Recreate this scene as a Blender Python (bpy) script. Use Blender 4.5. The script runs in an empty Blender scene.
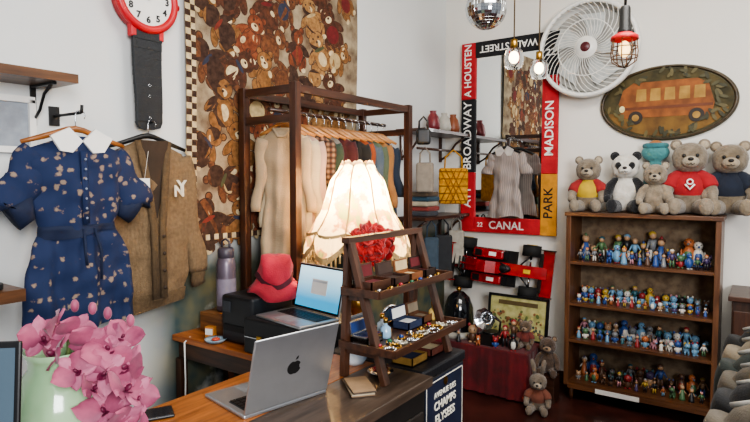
import bpy, bmesh, math, random
from mathutils import Vector, Matrix, Euler
rnd = random.Random(7)
S = bpy.context.scene
COL = S.collection
pi = math.pi
R90 = pi/2

# ---------------------------------------------------------------- materials
def lin(h):
    h = h.lstrip('#')
    o = []
    for i in (0, 2, 4):
        c = int(h[i:i+2], 16)/255
        o.append(c/12.92 if c <= .04045 else ((c+.055)/1.055)**2.4)
    return (o[0], o[1], o[2], 1)
MC = {}
def nodes(name):
    m = bpy.data.materials.new(name); m.use_nodes = True
    nt = m.node_tree
    return m, nt, nt.nodes['Principled BSDF']
def M(col, rough=.6, metal=0, var=.25, scale=18, bump=0, bscale=80, col2=None, emit=0, sheen=0, stretch=None, coat=0):
    key = (col, rough, metal, var, scale, bump, bscale, col2, emit, sheen, stretch, coat)
    if key in MC: return MC[key]
    m, nt, p = nodes('mat_'+col.strip('#'))
    c1 = lin(col)
    c2 = lin(col2) if col2 else tuple([c*(1-var) for c in c1[:3]])+(1,)
    tc = nt.nodes.new('ShaderNodeTexCoord')
    vec = tc.outputs['Object']
    if stretch:
        mp = nt.nodes.new('ShaderNodeMapping'); mp.inputs['Scale'].default_value = stretch
        nt.links.new(vec, mp.inputs[0]); vec = mp.outputs[0]
    n = nt.nodes.new('ShaderNodeTexNoise'); n.inputs['Scale'].default_value = scale; n.inputs['Detail'].default_value = 4
    nt.links.new(vec, n.inputs['Vector'])
    rp = nt.nodes.new('ShaderNodeValToRGB')
    rp.color_ramp.elements[0].position = .35; rp.color_ramp.elements[1].position = .65
    rp.color_ramp.elements[0].color = c1; rp.color_ramp.elements[1].color = c2
    nt.links.new(n.outputs['Fac'], rp.inputs[0]); nt.links.new(rp.outputs[0], p.inputs['Base Color'])
    p.inputs['Roughness'].default_value = rough; p.inputs['Metallic'].default_value = metal
    p.inputs['Sheen Weight'].default_value = sheen; p.inputs['Coat Weight'].default_value = coat
    if emit:
        nt.links.new(rp.outputs[0], p.inputs['Emission Color']); p.inputs['Emission Strength'].default_value = emit
    if bump:
        n2 = nt.nodes.new('ShaderNodeTexNoise'); n2.inputs['Scale'].default_value = bscale
        nt.links.new(tc.outputs['Object'], n2.inputs['Vector'])
        b = nt.nodes.new('ShaderNodeBump'); b.inputs['Strength'].default_value = bump; b.inputs['Distance'].default_value = .01
        nt.links.new(n2.outputs['Fac'], b.inputs['Height']); nt.links.new(b.outputs[0], p.inputs['Normal'])
    MC[key] = m
    return m
def wood(c1, c2, axis='x', rough=.45, coat=.2):
    st = {'x': (1.2, 14, 14), 'y': (14, 1.2, 14), 'z': (14, 14, 1.2)}[axis]
    return M(c1, rough=rough, col2=c2, scale=3.5, stretch=st, coat=coat)
def fur(c, c2=None): return M(c, rough=.95, col2=c2, scale=9, var=.3, bump=.9, bscale=45, sheen=.3)
def cloth(c, c2=None): return M(c, rough=.9, col2=c2, scale=7, var=.22, bump=.25, bscale=160, sheen=.1)
def plas(c): return M(c, rough=.4, var=.15, scale=6)
def spots(base, spot, scale=14, thr=.22, spot2=None):
    key = ('sp', base, spot, scale, thr)
    if key in MC: return MC[key]
    m, nt, p = nodes('mat_print')
    tc = nt.nodes.new('ShaderNodeTexCoord')
    v = nt.nodes.new('ShaderNodeTexVoronoi'); v.inputs['Scale'].default_value = scale
    nz = nt.nodes.new('ShaderNodeTexNoise'); nz.inputs['Scale'].default_value = 55
    nt.links.new(tc.outputs['Object'], v.inputs['Vector']); nt.links.new(tc.outputs['Object'], nz.inputs['Vector'])
    ad = nt.nodes.new('ShaderNodeMath'); ad.operation = 'MULTIPLY_ADD'; ad.inputs[1].default_value = .8
    nt.links.new(nz.outputs['Fac'], ad.inputs[0]); nt.links.new(v.outputs['Distance'], ad.inputs[2])
    rp = nt.nodes.new('ShaderNodeValToRGB'); e = rp.color_ramp.elements
    e[0].position = thr+.28; e[0].color = lin(spot); e[1].position = thr+.34; e[1].color = lin(base)
    if spot2:
        q = rp.color_ramp.elements.new(thr+.2); q.color = lin(spot2)
    nt.links.new(ad.outputs[0], rp.inputs[0]); nt.links.new(rp.outputs[0], p.inputs['Base Color'])
    p.inputs['Roughness'].default_value = .85
    MC[key] = m; return m
def stripes(c1, c2, scale=30, direction='X', plaid=None):
    key = ('st', c1, c2, scale, direction, plaid)
    if key in MC: return MC[key]
    m, nt, p = nodes('mat_stripe')
    tc = nt.nodes.new('ShaderNodeTexCoord')
    def wave(d, s):
        w = nt.nodes.new('ShaderNodeTexWave'); w.bands_direction = d; w.inputs['Scale'].default_value = s
        w.inputs['Distortion'].default_value = .6
        nt.links.new(tc.outputs['Object'], w.inputs['Vector']); return w
    w = wave(direction, scale)
    mx = nt.nodes.new('ShaderNodeMix'); mx.data_type = 'RGBA'
    nt.links.new(w.outputs['Fac'], mx.inputs[0]); mx.inputs[6].default_value = lin(c1); mx.inputs[7].default_value = lin(c2)
    out = mx.outputs[2]
    if plaid:
        w2 = wave('Z', scale); m2 = nt.nodes.new('ShaderNodeMix'); m2.data_type = 'RGBA'; m2.blend_type = 'MULTIPLY'
        m2.inputs[0].default_value = .8
        m3 = nt.nodes.new('ShaderNodeMix'); m3.data_type = 'RGBA'; nt.links.new(w2.outputs['Fac'], m3.inputs[0])
        m3.inputs[6].default_value = lin(plaid); m3.inputs[7].default_value = (1, 1, 1, 1)
        nt.links.new(out, m2.inputs[6]); nt.links.new(m3.outputs[2], m2.inputs[7]); out = m2.outputs[2]
    nt.links.new(out, p.inputs['Base Color']); p.inputs['Roughness'].default_value = .9
    MC[key] = m; return m
def knit(c1, c2):
    key = ('kn', c1, c2)
    if key in MC: return MC[key]
    m, nt, p = nodes('mat_knit')
    tc = nt.nodes.new('ShaderNodeTexCoord')
    w = nt.nodes.new('ShaderNodeTexWave'); w.bands_direction = 'X'; w.inputs['Scale'].default_value = 22
    w.inputs['Distortion'].default_value = 6; w.inputs['Detail Scale'].default_value = 9
    n = nt.nodes.new('ShaderNodeTexNoise'); n.inputs['Scale'].default_value = 60
    nt.links.new(tc.outputs['Object'], w.inputs['Vector']); nt.links.new(tc.outputs['Object'], n.inputs['Vector'])
    mx = nt.nodes.new('ShaderNodeMix'); mx.data_type = 'RGBA'
    nt.links.new(n.outputs['Fac'], mx.inputs[0]); mx.inputs[6].default_value = lin(c2); mx.inputs[7].default_value = lin(c1)
    nt.links.new(mx.outputs[2], p.inputs['Base Color'])
    b = nt.nodes.new('ShaderNodeBump'); b.inputs['Strength'].default_value = .7; b.inputs['Distance'].default_value = .008
    nt.links.new(w.outputs['Fac'], b.inputs['Height']); nt.links.new(b.outputs[0], p.inputs['Normal'])
    p.inputs['Roughness'].default_value = .95
    MC[key] = m; return m
def glass(c='#ffffff', rough=.02):
    key = ('gl', c, rough)
    if key in MC: return MC[key]
    m, nt, p = nodes('mat_glass')
    p.inputs['Base Color'].default_value = lin(c); p.inputs['Roughness'].default_value = rough
    p.inputs['Transmission Weight'].default_value = 1; p.inputs['IOR'].default_value = 1.2
    MC[key] = m; return m
def glow(c, s):
    key = ('em', c, s)
    if key in MC: return MC[key]
    m, nt, p = nodes('mat_glow')
    p.inputs['Base Color'].default_value = lin(c); p.inputs['Emission Color'].default_value = lin(c)
    p.inputs['Emission Strength'].default_value = s
    MC[key] = m; return m

BLK = M('#141416', rough=.4, var=.2)
CHROME = M('#c9ccd0', rough=.18, metal=1, var=.08)
BRASS = M('#b58d45', rough=.3, metal=1)
ALU = M('#b9bcc0', rough=.32, metal=.85, var=.05)
WHITE = M('#eeece6', rough=.6, var=.05)
DKW = wood('#4a2c1c', '#2c180f', 'z')
DKX = wood('#4a2c1c', '#2c180f', 'x')
DKY = wood('#4a2c1c', '#2c180f', 'y')

# ---------------------------------------------------------------- mesh builder
class B:
    def __init__(s): s.bm = bmesh.new(); s.m = []
    def i(s, mat):
        if mat not in s.m: s.m.append(mat)
        return s.m.index(mat)
    def fin(s, vs, mat, smooth=True):
        k = s.i(mat)
        for f in {f for v in vs for f in v.link_faces}:
            f.material_index = k; f.smooth = smooth
    def mx(s, c, rot, sc=(1, 1, 1)):
        return Matrix.Translation(c) @ Euler(rot).to_matrix().to_4x4() @ Matrix.Diagonal((*sc, 1))
    def box(s, c, size, mat, rot=(0, 0, 0), bev=0, seg=2):
        g = bmesh.ops.create_cube(s.bm, size=1, matrix=s.mx(c, rot, size))
        s.fin(g['verts'], mat, False)
        if bev:
            es = list({e for v in g['verts'] for e in v.link_edges})
            bmesh.ops.bevel(s.bm, geom=es, offset=bev, segments=seg, affect='EDGES', profile=.5)
        return s
    def bx(s, lo, hi, mat, bev=0):
        c = [(a+b)/2 for a, b in zip(lo, hi)]; z = [abs(b-a) for a, b in zip(lo, hi)]
        return s.box(c, z, mat, bev=bev)
    def sph(s, c, r, mat, rot=(0, 0, 0), u=14, v=9, smooth=True):
        if not hasattr(r, '__len__'): r = (r, r, r)
        g = bmesh.ops.create_uvsphere(s.bm, u_segments=u, v_segments=v, radius=1, matrix=s.mx(c, rot, r))
        s.fin(g['verts'], mat, smooth); return s
    def tube(s, pts, r, mat, seg=8, fy=1, cap=True):
        pts = [Vector(p) for p in pts]; n = len(pts)
        if not hasattr(r, '__len__'): r = [r]*n
        rings = []
        ref = None
        for k, p in enumerate(pts):
            d = (pts[min(k+1, n-1)]-pts[max(k-1, 0)])
            if d.length < 1e-9: d = Vector((0, 0, 1))
            d.normalize()
            if ref is None: ref = Vector((0, 1, 0)) if abs(d.y) < .9 else Vector((1, 0, 0))
            a = d.cross(ref)
            if a.length < 1e-5: a = d.orthogonal()
            a.normalize(); b = d.cross(a).normalized()
            rings.append([s.bm.verts.new(p + a*math.cos(t)*r[k] + b*math.sin(t)*r[k]*fy) for t in [2*pi*j/seg for j in range(seg)]])
        allv = [v for q in rings for v in q]
        for k in range(n-1):
            for j in range(seg):
                s.bm.faces.new((rings[k][j], rings[k][(j+1) % seg], rings[k+1][(j+1) % seg], rings[k+1][j]))
        if cap:
            s.bm.faces.new(rings[0][::-1]); s.bm.faces.new(rings[-1])
        s.fin(allv, mat, True)
        return s
    def cyl(s, p, q, r, mat, r2=None, seg=20):
        p = Vector(p); q = Vector(q); d = q-p
        m = Matrix.Translation((p+q)/2) @ d.to_track_quat('Z', 'Y').to_matrix().to_4x4()
        g = bmesh.ops.create_cone(s.bm, cap_ends=True, segments=seg, radius1=r, radius2=r if r2 is None else r2, depth=d.length, matrix=m)
        s.fin(g['verts'], mat, True)
        for f in {f for v in g['verts'] for f in v.link_faces}:
            if len(f.verts) > 4: f.smooth = False
        return s
    def lathe(s, prof, mat, c=(0, 0, 0), seg=32, fn=None, close=False, axis='z'):
        rings = []
        for (r, z) in prof:
            ring = []
            for j in range(seg):
                t = 2*pi*j/seg
                rr, zz = (r, z) if fn is None else fn(r, z, t)
                if axis == 'z': p = (c[0]+rr*math.cos(t), c[1]+rr*math.sin(t), c[2]+zz)
                else: p = (c[0]+rr*math.cos(t), c[1]-zz, c[2]+rr*math.sin(t))
                ring.append(s.bm.verts.new(p))
            rings.append(ring)
        for k in range(len(rings)-1):
            for j in range(seg):
                s.bm.faces.new((rings[k][j], rings[k][(j+1) % seg], rings[k+1][(j+1) % seg], rings[k+1][j]))
        if close:
            s.bm.faces.new(rings[0]); s.bm.faces.new(rings[-1])
        s.fin([v for q in rings for v in q], mat, True); return s
    def poly(s, pts, th, mat, y=0, M4=None):
        """extruded outline in the XZ plane"""
        M4 = M4 or Matrix()
        a = [s.bm.verts.new(M4 @ Vector((p[0], y, p[1]))) for p in pts]
        if th:
            b = [s.bm.verts.new(M4 @ Vector((p[0], y+th, p[1]))) for p in pts]
            s.bm.faces.new(a); s.bm.faces.new(b[::-1]); n = len(a)
            for k in range(n): s.bm.faces.new((a[k], b[k], b[(k+1) % n], a[(k+1) % n]))
            s.fin(a+b, mat, False)
        else:
            s.bm.faces.new(a); s.fin(a, mat, False)
        return s
    def torus(s, c, R, r, mat, rot=(0, 0, 0), sc=(1, 1, 1), seg=32, rs=8):
        m = s.mx(c, rot, sc); rings = []
        for j in range(seg):
            t = 2*pi*j/seg
            rings.append([s.bm.verts.new(m @ Vector(((R+r*math.cos(a))*math.cos(t), (R+r*math.cos(a))*math.sin(t), r*math.sin(a)))) for a in [2*pi*k/rs for k in range(rs)]])
        for j in range(seg):
            for k in range(rs):
                s.bm.faces.new((rings[j][k], rings[j][(k+1) % rs], rings[(j+1) % seg][(k+1) % rs], rings[(j+1) % seg][k]))
        s.fin([v for q in rings for v in q], mat, True); return s
    def obj(s, name, parent=None, label=None, cat=None, loc=(0, 0, 0), rot=(0, 0, 0), group=None, fix=True, kind=None):
        if fix: bmesh.ops.recalc_face_normals(s.bm, faces=s.bm.faces[:])
        me = bpy.data.meshes.new(name); s.bm.to_mesh(me); s.bm.free()
        for m in s.m: me.materials.append(m)
        o = bpy.data.objects.new(name, me); COL.objects.link(o)
        o.location = loc; o.rotation_euler = rot
        if parent: o.parent = parent
        if label: o['label'] = label
        if cat: o['category'] = cat
        if group: o['group'] = group
        if kind: o['kind'] = kind
        return o
def root(name, label, cat, loc=(0, 0, 0), rz=0, group=None, rot=None, sc=1):
    e = bpy.data.objects.new(name, None); COL.objects.link(e)
    e.empty_display_size = .05
    e.location = loc; e.rotation_euler = rot or (0, 0, rz); e.scale = (sc, sc, sc)
    e['label'] = label; e['category'] = cat
    if group: e['group'] = group
    return e
def text(body, size, mat, parent, loc, rot=(R90, 0, 0), name='lettering', ext=.0015, sx=1, bold=.0):
    cu = bpy.data.curves.new('txt', 'FONT'); cu.body = body; cu.size = size; cu.extrude = ext
    cu.align_x = 'CENTER'; cu.align_y = 'CENTER'; cu.offset = bold; cu.resolution_u = 3
    t = bpy.data.objects.new('txt', cu); COL.objects.link(t)
    dg = bpy.context.evaluated_depsgraph_get()
    me = bpy.data.meshes.new_from_object(t.evaluated_get(dg))
    bpy.data.objects.remove(t)
    me.materials.clear(); me.materials.append(mat)
    o = bpy.data.objects.new(name, me); COL.objects.link(o)
    o.location = loc; o.rotation_euler = rot; o.scale = (sx, 1, 1); o.parent = parent
    return o
def remesh(o, v, sm=3):
    r = o.modifiers.new('r', 'REMESH'); r.mode = 'VOXEL'; r.voxel_size = v; r.use_smooth_shade = True
    if sm:
        q = o.modifiers.new('s', 'SMOOTH'); q.iterations = sm; q.factor = .6

# ---------------------------------------------------------------- room shell
def wallmat(stain, c1='#e2e3e0', c2='#d3d5d3'):
    m, nt, p = nodes('mat_wall')
    tc = nt.nodes.new('ShaderNodeTexCoord')
    n = nt.nodes.new('ShaderNodeTexNoise'); n.inputs['Scale'].default_value = 1.6; n.inputs['Detail'].default_value = 6
    nt.links.new(tc.outputs['Object'], n.inputs['Vector'])
    r = nt.nodes.new('ShaderNodeValToRGB'); r.color_ramp.elements[0].color = lin(c1); r.color_ramp.elements[1].color = lin(c2)
    nt.links.new(n.outputs['Fac'], r.inputs[0]); out = r.outputs[0]
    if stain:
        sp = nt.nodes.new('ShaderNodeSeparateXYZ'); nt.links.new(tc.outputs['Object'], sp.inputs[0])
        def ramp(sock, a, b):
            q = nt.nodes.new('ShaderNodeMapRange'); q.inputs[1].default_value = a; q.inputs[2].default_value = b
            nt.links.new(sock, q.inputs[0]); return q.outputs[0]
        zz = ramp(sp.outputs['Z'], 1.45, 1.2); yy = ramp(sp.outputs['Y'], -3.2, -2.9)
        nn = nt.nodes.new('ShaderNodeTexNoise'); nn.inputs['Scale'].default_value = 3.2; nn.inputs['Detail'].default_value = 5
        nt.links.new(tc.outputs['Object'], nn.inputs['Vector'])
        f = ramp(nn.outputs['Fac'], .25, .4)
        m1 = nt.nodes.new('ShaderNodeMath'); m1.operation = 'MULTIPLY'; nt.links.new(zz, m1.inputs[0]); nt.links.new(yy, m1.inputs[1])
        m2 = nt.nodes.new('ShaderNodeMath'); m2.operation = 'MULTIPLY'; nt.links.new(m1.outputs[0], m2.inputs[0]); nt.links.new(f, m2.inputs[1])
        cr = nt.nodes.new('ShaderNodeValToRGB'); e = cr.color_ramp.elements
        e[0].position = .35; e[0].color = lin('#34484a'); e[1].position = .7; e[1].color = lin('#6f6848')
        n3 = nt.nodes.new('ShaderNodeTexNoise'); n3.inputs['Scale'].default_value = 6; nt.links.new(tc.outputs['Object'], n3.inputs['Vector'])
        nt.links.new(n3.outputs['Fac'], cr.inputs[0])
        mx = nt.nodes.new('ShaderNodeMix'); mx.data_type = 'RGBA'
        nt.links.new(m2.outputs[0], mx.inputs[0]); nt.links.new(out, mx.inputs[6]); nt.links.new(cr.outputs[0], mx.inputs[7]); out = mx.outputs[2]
    nt.links.new(out, p.inputs['Base Color']); p.inputs['Roughness'].default_value = .85
    b = nt.nodes.new('ShaderNodeBump'); b.inputs['Strength'].default_value = .15; b.inputs['Distance'].default_value = .02
    nt.links.new(n.outputs['Fac'], b.inputs['Height']); nt.links.new(b.outputs[0], p.inputs['Normal'])
    return m
B().bx((-.12, -6.5, 0), (0, .12, 3.5), wallmat(True)).obj('wall_left', kind='structure')
B().bx((0, 0, 0), (5.2, .12, 3.5), wallmat(False, '#e6e2da', '#dad6cd')).obj('wall_back', kind='structure')
B().bx((-.12, -6.5, -.1), (5.2, .12, 0), M('#4c2620', rough=.35, col2='#301813', scale=5, coat=.3)).obj('floor', kind='structure')
B().bx((-.12, -6.5, 3.5), (5.2, .12, 3.6), M('#d8d6d0', rough=.9, var=.05)).obj('ceiling', kind='structure')
B().bx((0.0, -.02, 0), (5.2, 0, .1), DKX).obj('baseboard_back', kind='structure')

# ---------------------------------------------------------------- camera
cd = bpy.data.cameras.new('cam'); cam = bpy.data.objects.new('camera', cd); COL.objects.link(cam)
cam.location = (2.45, -4.63, 1.68); cam.rotation_euler = (R90-math.atan(31/560), 0, math.radians(35))
cd.sensor_width = 36; cd.lens = 36*560/750; cd.clip_start = .02
S.camera = cam

# ---------------------------------------------------------------- tapestry
def disc(b, cx, cz, rx, rz, rot, mat, y, n=14):
    pts = []
    for k in range(n):
        t = 2*pi*k/n; x = rx*math.cos(t); z = rz*math.sin(t)
        pts.append((cx+x*math.cos(rot)-z*math.sin(rot), cz+x*math.sin(rot)+z*math.cos(rot)))
    b.poly(pts, 0, mat, y)
b = B()
TW, TH = 1.45, 1.8
base = M('#a8987c', rough=.95, col2='#655240', scale=9, bump=.4, bscale=200)
nx, nz = 30, 30
for a in range(nx):
    for c in range(nz):
        b.poly([(a*TW/nx, c*TH/nz), ((a+1)*TW/nx, c*TH/nz), ((a+1)*TW/nx, (c+1)*TH/nz), (a*TW/nx, (c+1)*TH/nz)], 0, base, 0)
bcol = [M(c, rough=.95, col2=d, scale=38, bump=.3, bscale=200) for c, d in [('#76492c', '#4c2c1a'), ('#8e6238', '#65431f'), ('#a27a4c', '#7a5530'), ('#5c3624', '#3a2014'), ('#87492c', '#5c2c18')]]
bdark = M('#2c1a13', rough=.95, col2='#4a3326', scale=40); bcream = M('#d2c09a', rough=.95, col2='#b09a74', scale=30)
acc = [M(c, rough=.95, var=.3, scale=40) for c in ('#6e2222', '#33384a', '#b59e72', '#4a4e34', '#7c3226')]
k = 0
for row in range(9):
    for cl in range(7):
        cx = .15+cl*.2+(row % 2)*.09+rnd.uniform(-.02, .02); cz = .12+row*.205+rnd.uniform(-.02, .02)
        if cx > TW-.1 or cz > TH-.12: continue
        rt = rnd.uniform(-1.2, 1.2); mt = rnd.choice(bcol); y = -.001-.00001*k; k += 1
        s = rnd.uniform(1.12, 1.35)
        def pt(x, z): return (cx+s*(x*math.cos(rt)-z*math.sin(rt)), cz+s*(x*math.sin(rt)+z*math.cos(rt)))
        def d(x, z, rx, rz, m, yy, r0=0):
            p = pt(x, z); disc(b, p[0], p[1], rx*s, rz*s, rt+r0, m, y-yy*.4)
        for sx in (-1, 1):
            d(sx*.056, -.012, .022, .047, bdark, .0008, sx*.9); d(sx*.056, -.012, .019, .044, mt, .001, sx*.9)
            d(sx*.042, -.085, .028, .048, bdark, .0008, -sx*.4); d(sx*.042, -.085, .025, .045, mt, .001, -sx*.4)
            d(sx*.049, -.118, .018, .013, bcream, .0015); d(sx*.036, .09, .02, .02, bdark, .001); d(sx*.036, .09, .015, .015, mt, .0015)
        d(0, -.04, .05, .065, bdark, .0012); d(0, -.04, .047, .062, mt, .0014)
        if rnd.random() < .35: d(0, -.04, .044, .045, rnd.choice(acc), .0018)
        elif rnd.random() < .4: d(0, -.045, .026, .036, bcream, .0018)
        d(0, .05, .05, .045, bdark, .002); d(0, .05, .047, .042, mt, .0022); d(0, .035, .022, .017, bcream, .0026); d(0, .042, .008, .006, bdark, .003, 0)
        for sx in (-1, 1): d(sx*.018, .062, .006, .006, bdark, .003)
        if rnd.random() < .5: d(0, .005, .035, .009, rnd.choice(acc), .0034)
for q in range(58):
    z = q*TH/58
    b.poly([(0, z), (.035, z), (.035, z+TH/58), (0, z+TH/58)], 0, bdark if q % 2 else bcream, -.004)
    b.poly([(.035, z), (.065, z), (.065, z+TH/58), (.035, z+TH/58)], 0, bcream if q % 2 else bdark, -.004)
    if q < 50:
        x = q*TW/50
        b.poly([(x, 0), (x+TW/50, 0), (x+TW/50, .03), (x, .03)], 0, bdark if q % 2 else bcream, -.004)
for v in b.bm.verts:
    v.co.y += .012*math.sin(v.co.x*9)+.006*math.sin(v.co.z*5+v.co.x*3)
tp = b.obj('tapestry', label='woven wall tapestry covered in brown teddy bears on beige ground', cat='tapestry', loc=(.03, -2.84, 1.36), rot=(0, 0, R90), fix=False)

# ---------------------------------------------------------------- garments
def interp(tab, z):
    for (z0, *a), (z1, *c) in zip(tab, tab[1:]):
        if z >= z1:
            t = (z0-z)/(z0-z1) if z0 != z1 else 0
            t = min(max(t, 0), 1)
            return [p+(q-p)*t for p, q in zip(a, c)]
    return list(tab[-1][1:])
def body_mesh(b, tab, mat, fold=.01, freq=38, ph=0, n=44, rows=30, gap=None):
    z0, z1 = tab[0][0], tab[-1][0]; rings = []
    for r in range(rows+1):
        z = z0+(z1-z0)*r/rows; hw, hd = interp(tab, z); t = r/rows; ring = []
        for j in range(n):
            a = 2*pi*j/n; x = hw*math.cos(a); y = hd*math.sin(a)
            f = fold*(t**.7)*(math.sin(x*freq+ph+z*3)+.5*math.sin(x*freq*2.3+ph*2-z*5))
            f += .005*math.sin(z*38+x*20+ph)+.003*math.sin(z*70-x*35+ph)
            ring.append(b.bm.verts.new((x*(1+.02*math.sin(z*20+ph)), y+f, z+.014*t*math.sin(x*freq*.5+ph))))
        rings.append(ring)
    for k in range(rows):
        for j in range(n):
            b.bm.faces.new((rings[k][j], rings[k][(j+1) % n], rings[k+1][(j+1) % n], rings[k+1][j]))
    b.bm.faces.new(rings[0])
    b.fin([v for q in rings for v in q], mat, True)
def sleeve(b, sx, p0, p1, r0, r1, mat, fy=.5, n=10):
    pts = []; rs = []
    for k in range(n+1):
        t = k/n
        pts.append((sx*(p0[0]+(p1[0]-p0[0])*t+.01*math.sin(t*9)), .004*math.sin(t*12+sx), p0[1]+(p1[1]-p0[1])*t)); rs.append((r0+(r1-r0)*t)*(1+.06*math.sin(t*16)))
    b.tube(pts, rs, mat, seg=16, fy=fy)
HG = wood('#b9814a', '#94602f', 'x')
def hanger(loc, rz, mat=HG, label='wooden clothes hanger with steel hook', w=.2, group=None):
    h = root('clothes_hanger', label, 'hanger', loc, rz, group)
    b = B(); b.tube([(-w, 0, -.06), (-w*.6, 0, -.035), (-.03, 0, -.004), (0, 0, 0), (.03, 0, -.004), (w*.6, 0, -.035), (w, 0, -.06)], [.008, .011, .012, .013, .012, .011, .008], mat, seg=8, fy=.7)
    b.obj('hanger_body', h)
    b = B(); b.tube([(0, 0, 0), (0, 0, .035)]+[(.02-.02*math.cos(t), 0, .055+.02*math.sin(t)) for t in (0, .8, 1.6, 2.4, 3.1, 3.8)], .0022, CHROME, seg=6)
    b.obj('hook', h); return h

# blue printed romper
RXX = .215
g = root('romper', 'blue short-sleeved romper printed with tan motifs, white collar', 'clothing', (RXX, -3.49, 1.85), R90)
BLU = spots('#16264a', '#6b5a54', 24, .34, '#8a7868'); NVY = M('#121f3c', rough=.8)
b = B(); body_mesh(b, [(0, .055, .03), (-.02, .09, .04), (-.06, .2, .045), (-.12, .185, .05), (-.3, .16, .05), (-.36, .145, .048), (-.42, .18, .055), (-.6, .215, .06), (-.76, .225, .055)], BLU, .02, 34, n=64, rows=44)
b.obj('romper_body', g)
for sx in (-1, 1):
    b = B(); sleeve(b, sx, (.15, -.07), (.247, -.27), .055, .08, BLU, .45, 14); b.obj('sleeve', g)
    b = B(); sleeve(b, sx, (.243, -.262), (.252, -.285), .082, .083, NVY, .45, 2); b.obj('cuff', g, label='dark blue turned sleeve cuff')
    b = B(); b.poly([(0, -.02), (sx*.05, .03), (sx*.12, -.005), (sx*.085, -.06), (sx*.04, -.065)], .012, WHITE, -.055); b.obj('collar', g, label='white pointed collar')
b = B(); body_mesh(b, [(-.345, .152, .055), (-.385, .156, .058)], NVY, .02*.5, 34, rows=3); b.obj('waist_tie', g, label='dark blue waist tie')
b = B(); b.tube([(0, -.055, -.06), (0, -.062, -.2), (0, -.062, -.34)], [.014, .014, .014], BLU, seg=8, fy=.35); b.obj('button_placket', g)
for q in range(7): B().sph((.0, -.069, -.09-.038*q), (.005, .003, .005), M('#8d94a4'), u=8, v=6).obj('button', g)
for xs, zl in ((1, -.56), (-.4, -.5)):
    b = B(); b.tube([(.03*xs, -.065, -.36), (.045*xs, -.085, -.45), (.04*xs, -.09, zl)], .006, NVY, seg=6); b.obj('tie_end', g)
hanger((RXX, -3.49, 1.88), R90, wood('#a8672f', '#7d4a1f', 'x'))
# cardigan
g = root('cardigan', 'tan knitted open cardigan with letter patch and dangling price tag', 'clothing', (.085, -3.09, 1.86), R90)
KN = knit('#9c8262', '#6b563e'); KD = knit('#7a6448', '#54422f')
b = B(); body_mesh(b, [(0, .06, .025), (-.02, .1, .035), (-.06, .195, .04), (-.15, .205, .045), (-.5, .21, .045), (-.68, .2, .045), (-.74, .185, .04)], KN, .014, 26, n=60, rows=40); b.obj('cardigan_body', g)
for sx in (-1, 1):
    b = B(); sleeve(b, sx, (.17, -.075), (.26, -.64), .062, .052, KN, .6, 20); b.obj('sleeve', g)
    b = B(); sleeve(b, sx, (.26, -.63), (.265, -.71), .043, .04, KD, .6, 3); b.obj('cuff', g, label='dark ribbed cuff')
    b = B(); b.tube([(sx*.075, -.04, .0), (sx*.045, -.058, -.2), (sx*.022, -.066, -.4), (sx*.02, -.068, -.73)], .02, KD, seg=8, fy=.5); b.obj('button_band', g, label='dark ribbed front band')
b = B(); body_mesh(b, [(-.71, .195, .045), (-.78, .18, .04)], KD, .004, 24, rows=3); b.obj('hem', g, label='dark ribbed hem')
b = B(); b.poly([(-.07, 0), (.07, 0), (.038, -.2), (0, -.38), (-.038, -.2)], .008, M('#3c2f24', rough=.9), -.052); b.obj('lining', g, label='dark inner lining at open neck')
for q in range(4): B().sph((.018, -.082, -.44-.08*q), (.009, .005, .009), M('#3a2a1c'), u=8, v=6).obj('button', g)
LT = M('#e6dcc8', rough=.8)
text('N', .075, LT, g, (.11, -.072, -.235), name='letter_patch', bold=.002)
text('Y', .085, LT, g, (.122, -.075, -.215), name='letter_patch', bold=.002)
b = B(); b.box((-.075, -.08, -.21), (.05, .003, .075), WHITE).tube([(-.075, -.08, -.175), (-.05, -.075, -.05)], .001, WHITE, seg=4); b.obj('price_tag', g, label='white paper price tag')
hanger((.085, -3.09, 1.885), R90, BLK, 'black clothes hanger with steel hook')

# wall hooks
b = B(); b.cyl((0, 0, 0), (RXX, 0, 0), .006, BLK).tube([(RXX, 0, 0), (RXX+.01, 0, .0), (RXX+.015, 0, .03)], .006, BLK, seg=6).box((.005, 0, 0), (.01, .04, .08), BLK)
b.obj('wall_hook', label='black iron wall hook below the toy shelf', cat='hook', loc=(0, -3.47, 1.945))
b = B(); b.cyl((0, 0, 0), (.08, 0, 0), .005, BLK).sph((.085, 0, .005), .01, BLK).box((.005, 0, 0), (.01, .03, .05), BLK)
b.obj('wall_hook', label='short black wall hook holding a cardigan', cat='hook', loc=(0, -3.07, 1.95))

# upper left shelf
g = root('wall_shelf', 'dark wooden wall shelf board on iron bracket', 'shelf', (0, 0, 0))
B().bx((0, -4.3, 2.06), (.21, -3.47, 2.095), wood('#6b4526', '#452a16', 'y')).obj('shelf_board', g)
for y in (-3.55, -4.15):
    b = B(); b.bx((0, y-.01, 1.9), (.01, y+.01, 2.06), BLK).bx((0, y-.01, 2.05), (.18, y+.01, 2.06), BLK).tube([(.005, y, 1.92), (.06, y, 1.96), (.1, y, 2.02), (.16, y, 2.052)], .006, BLK); b.obj('bracket', g, label='black iron bracket')
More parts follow.
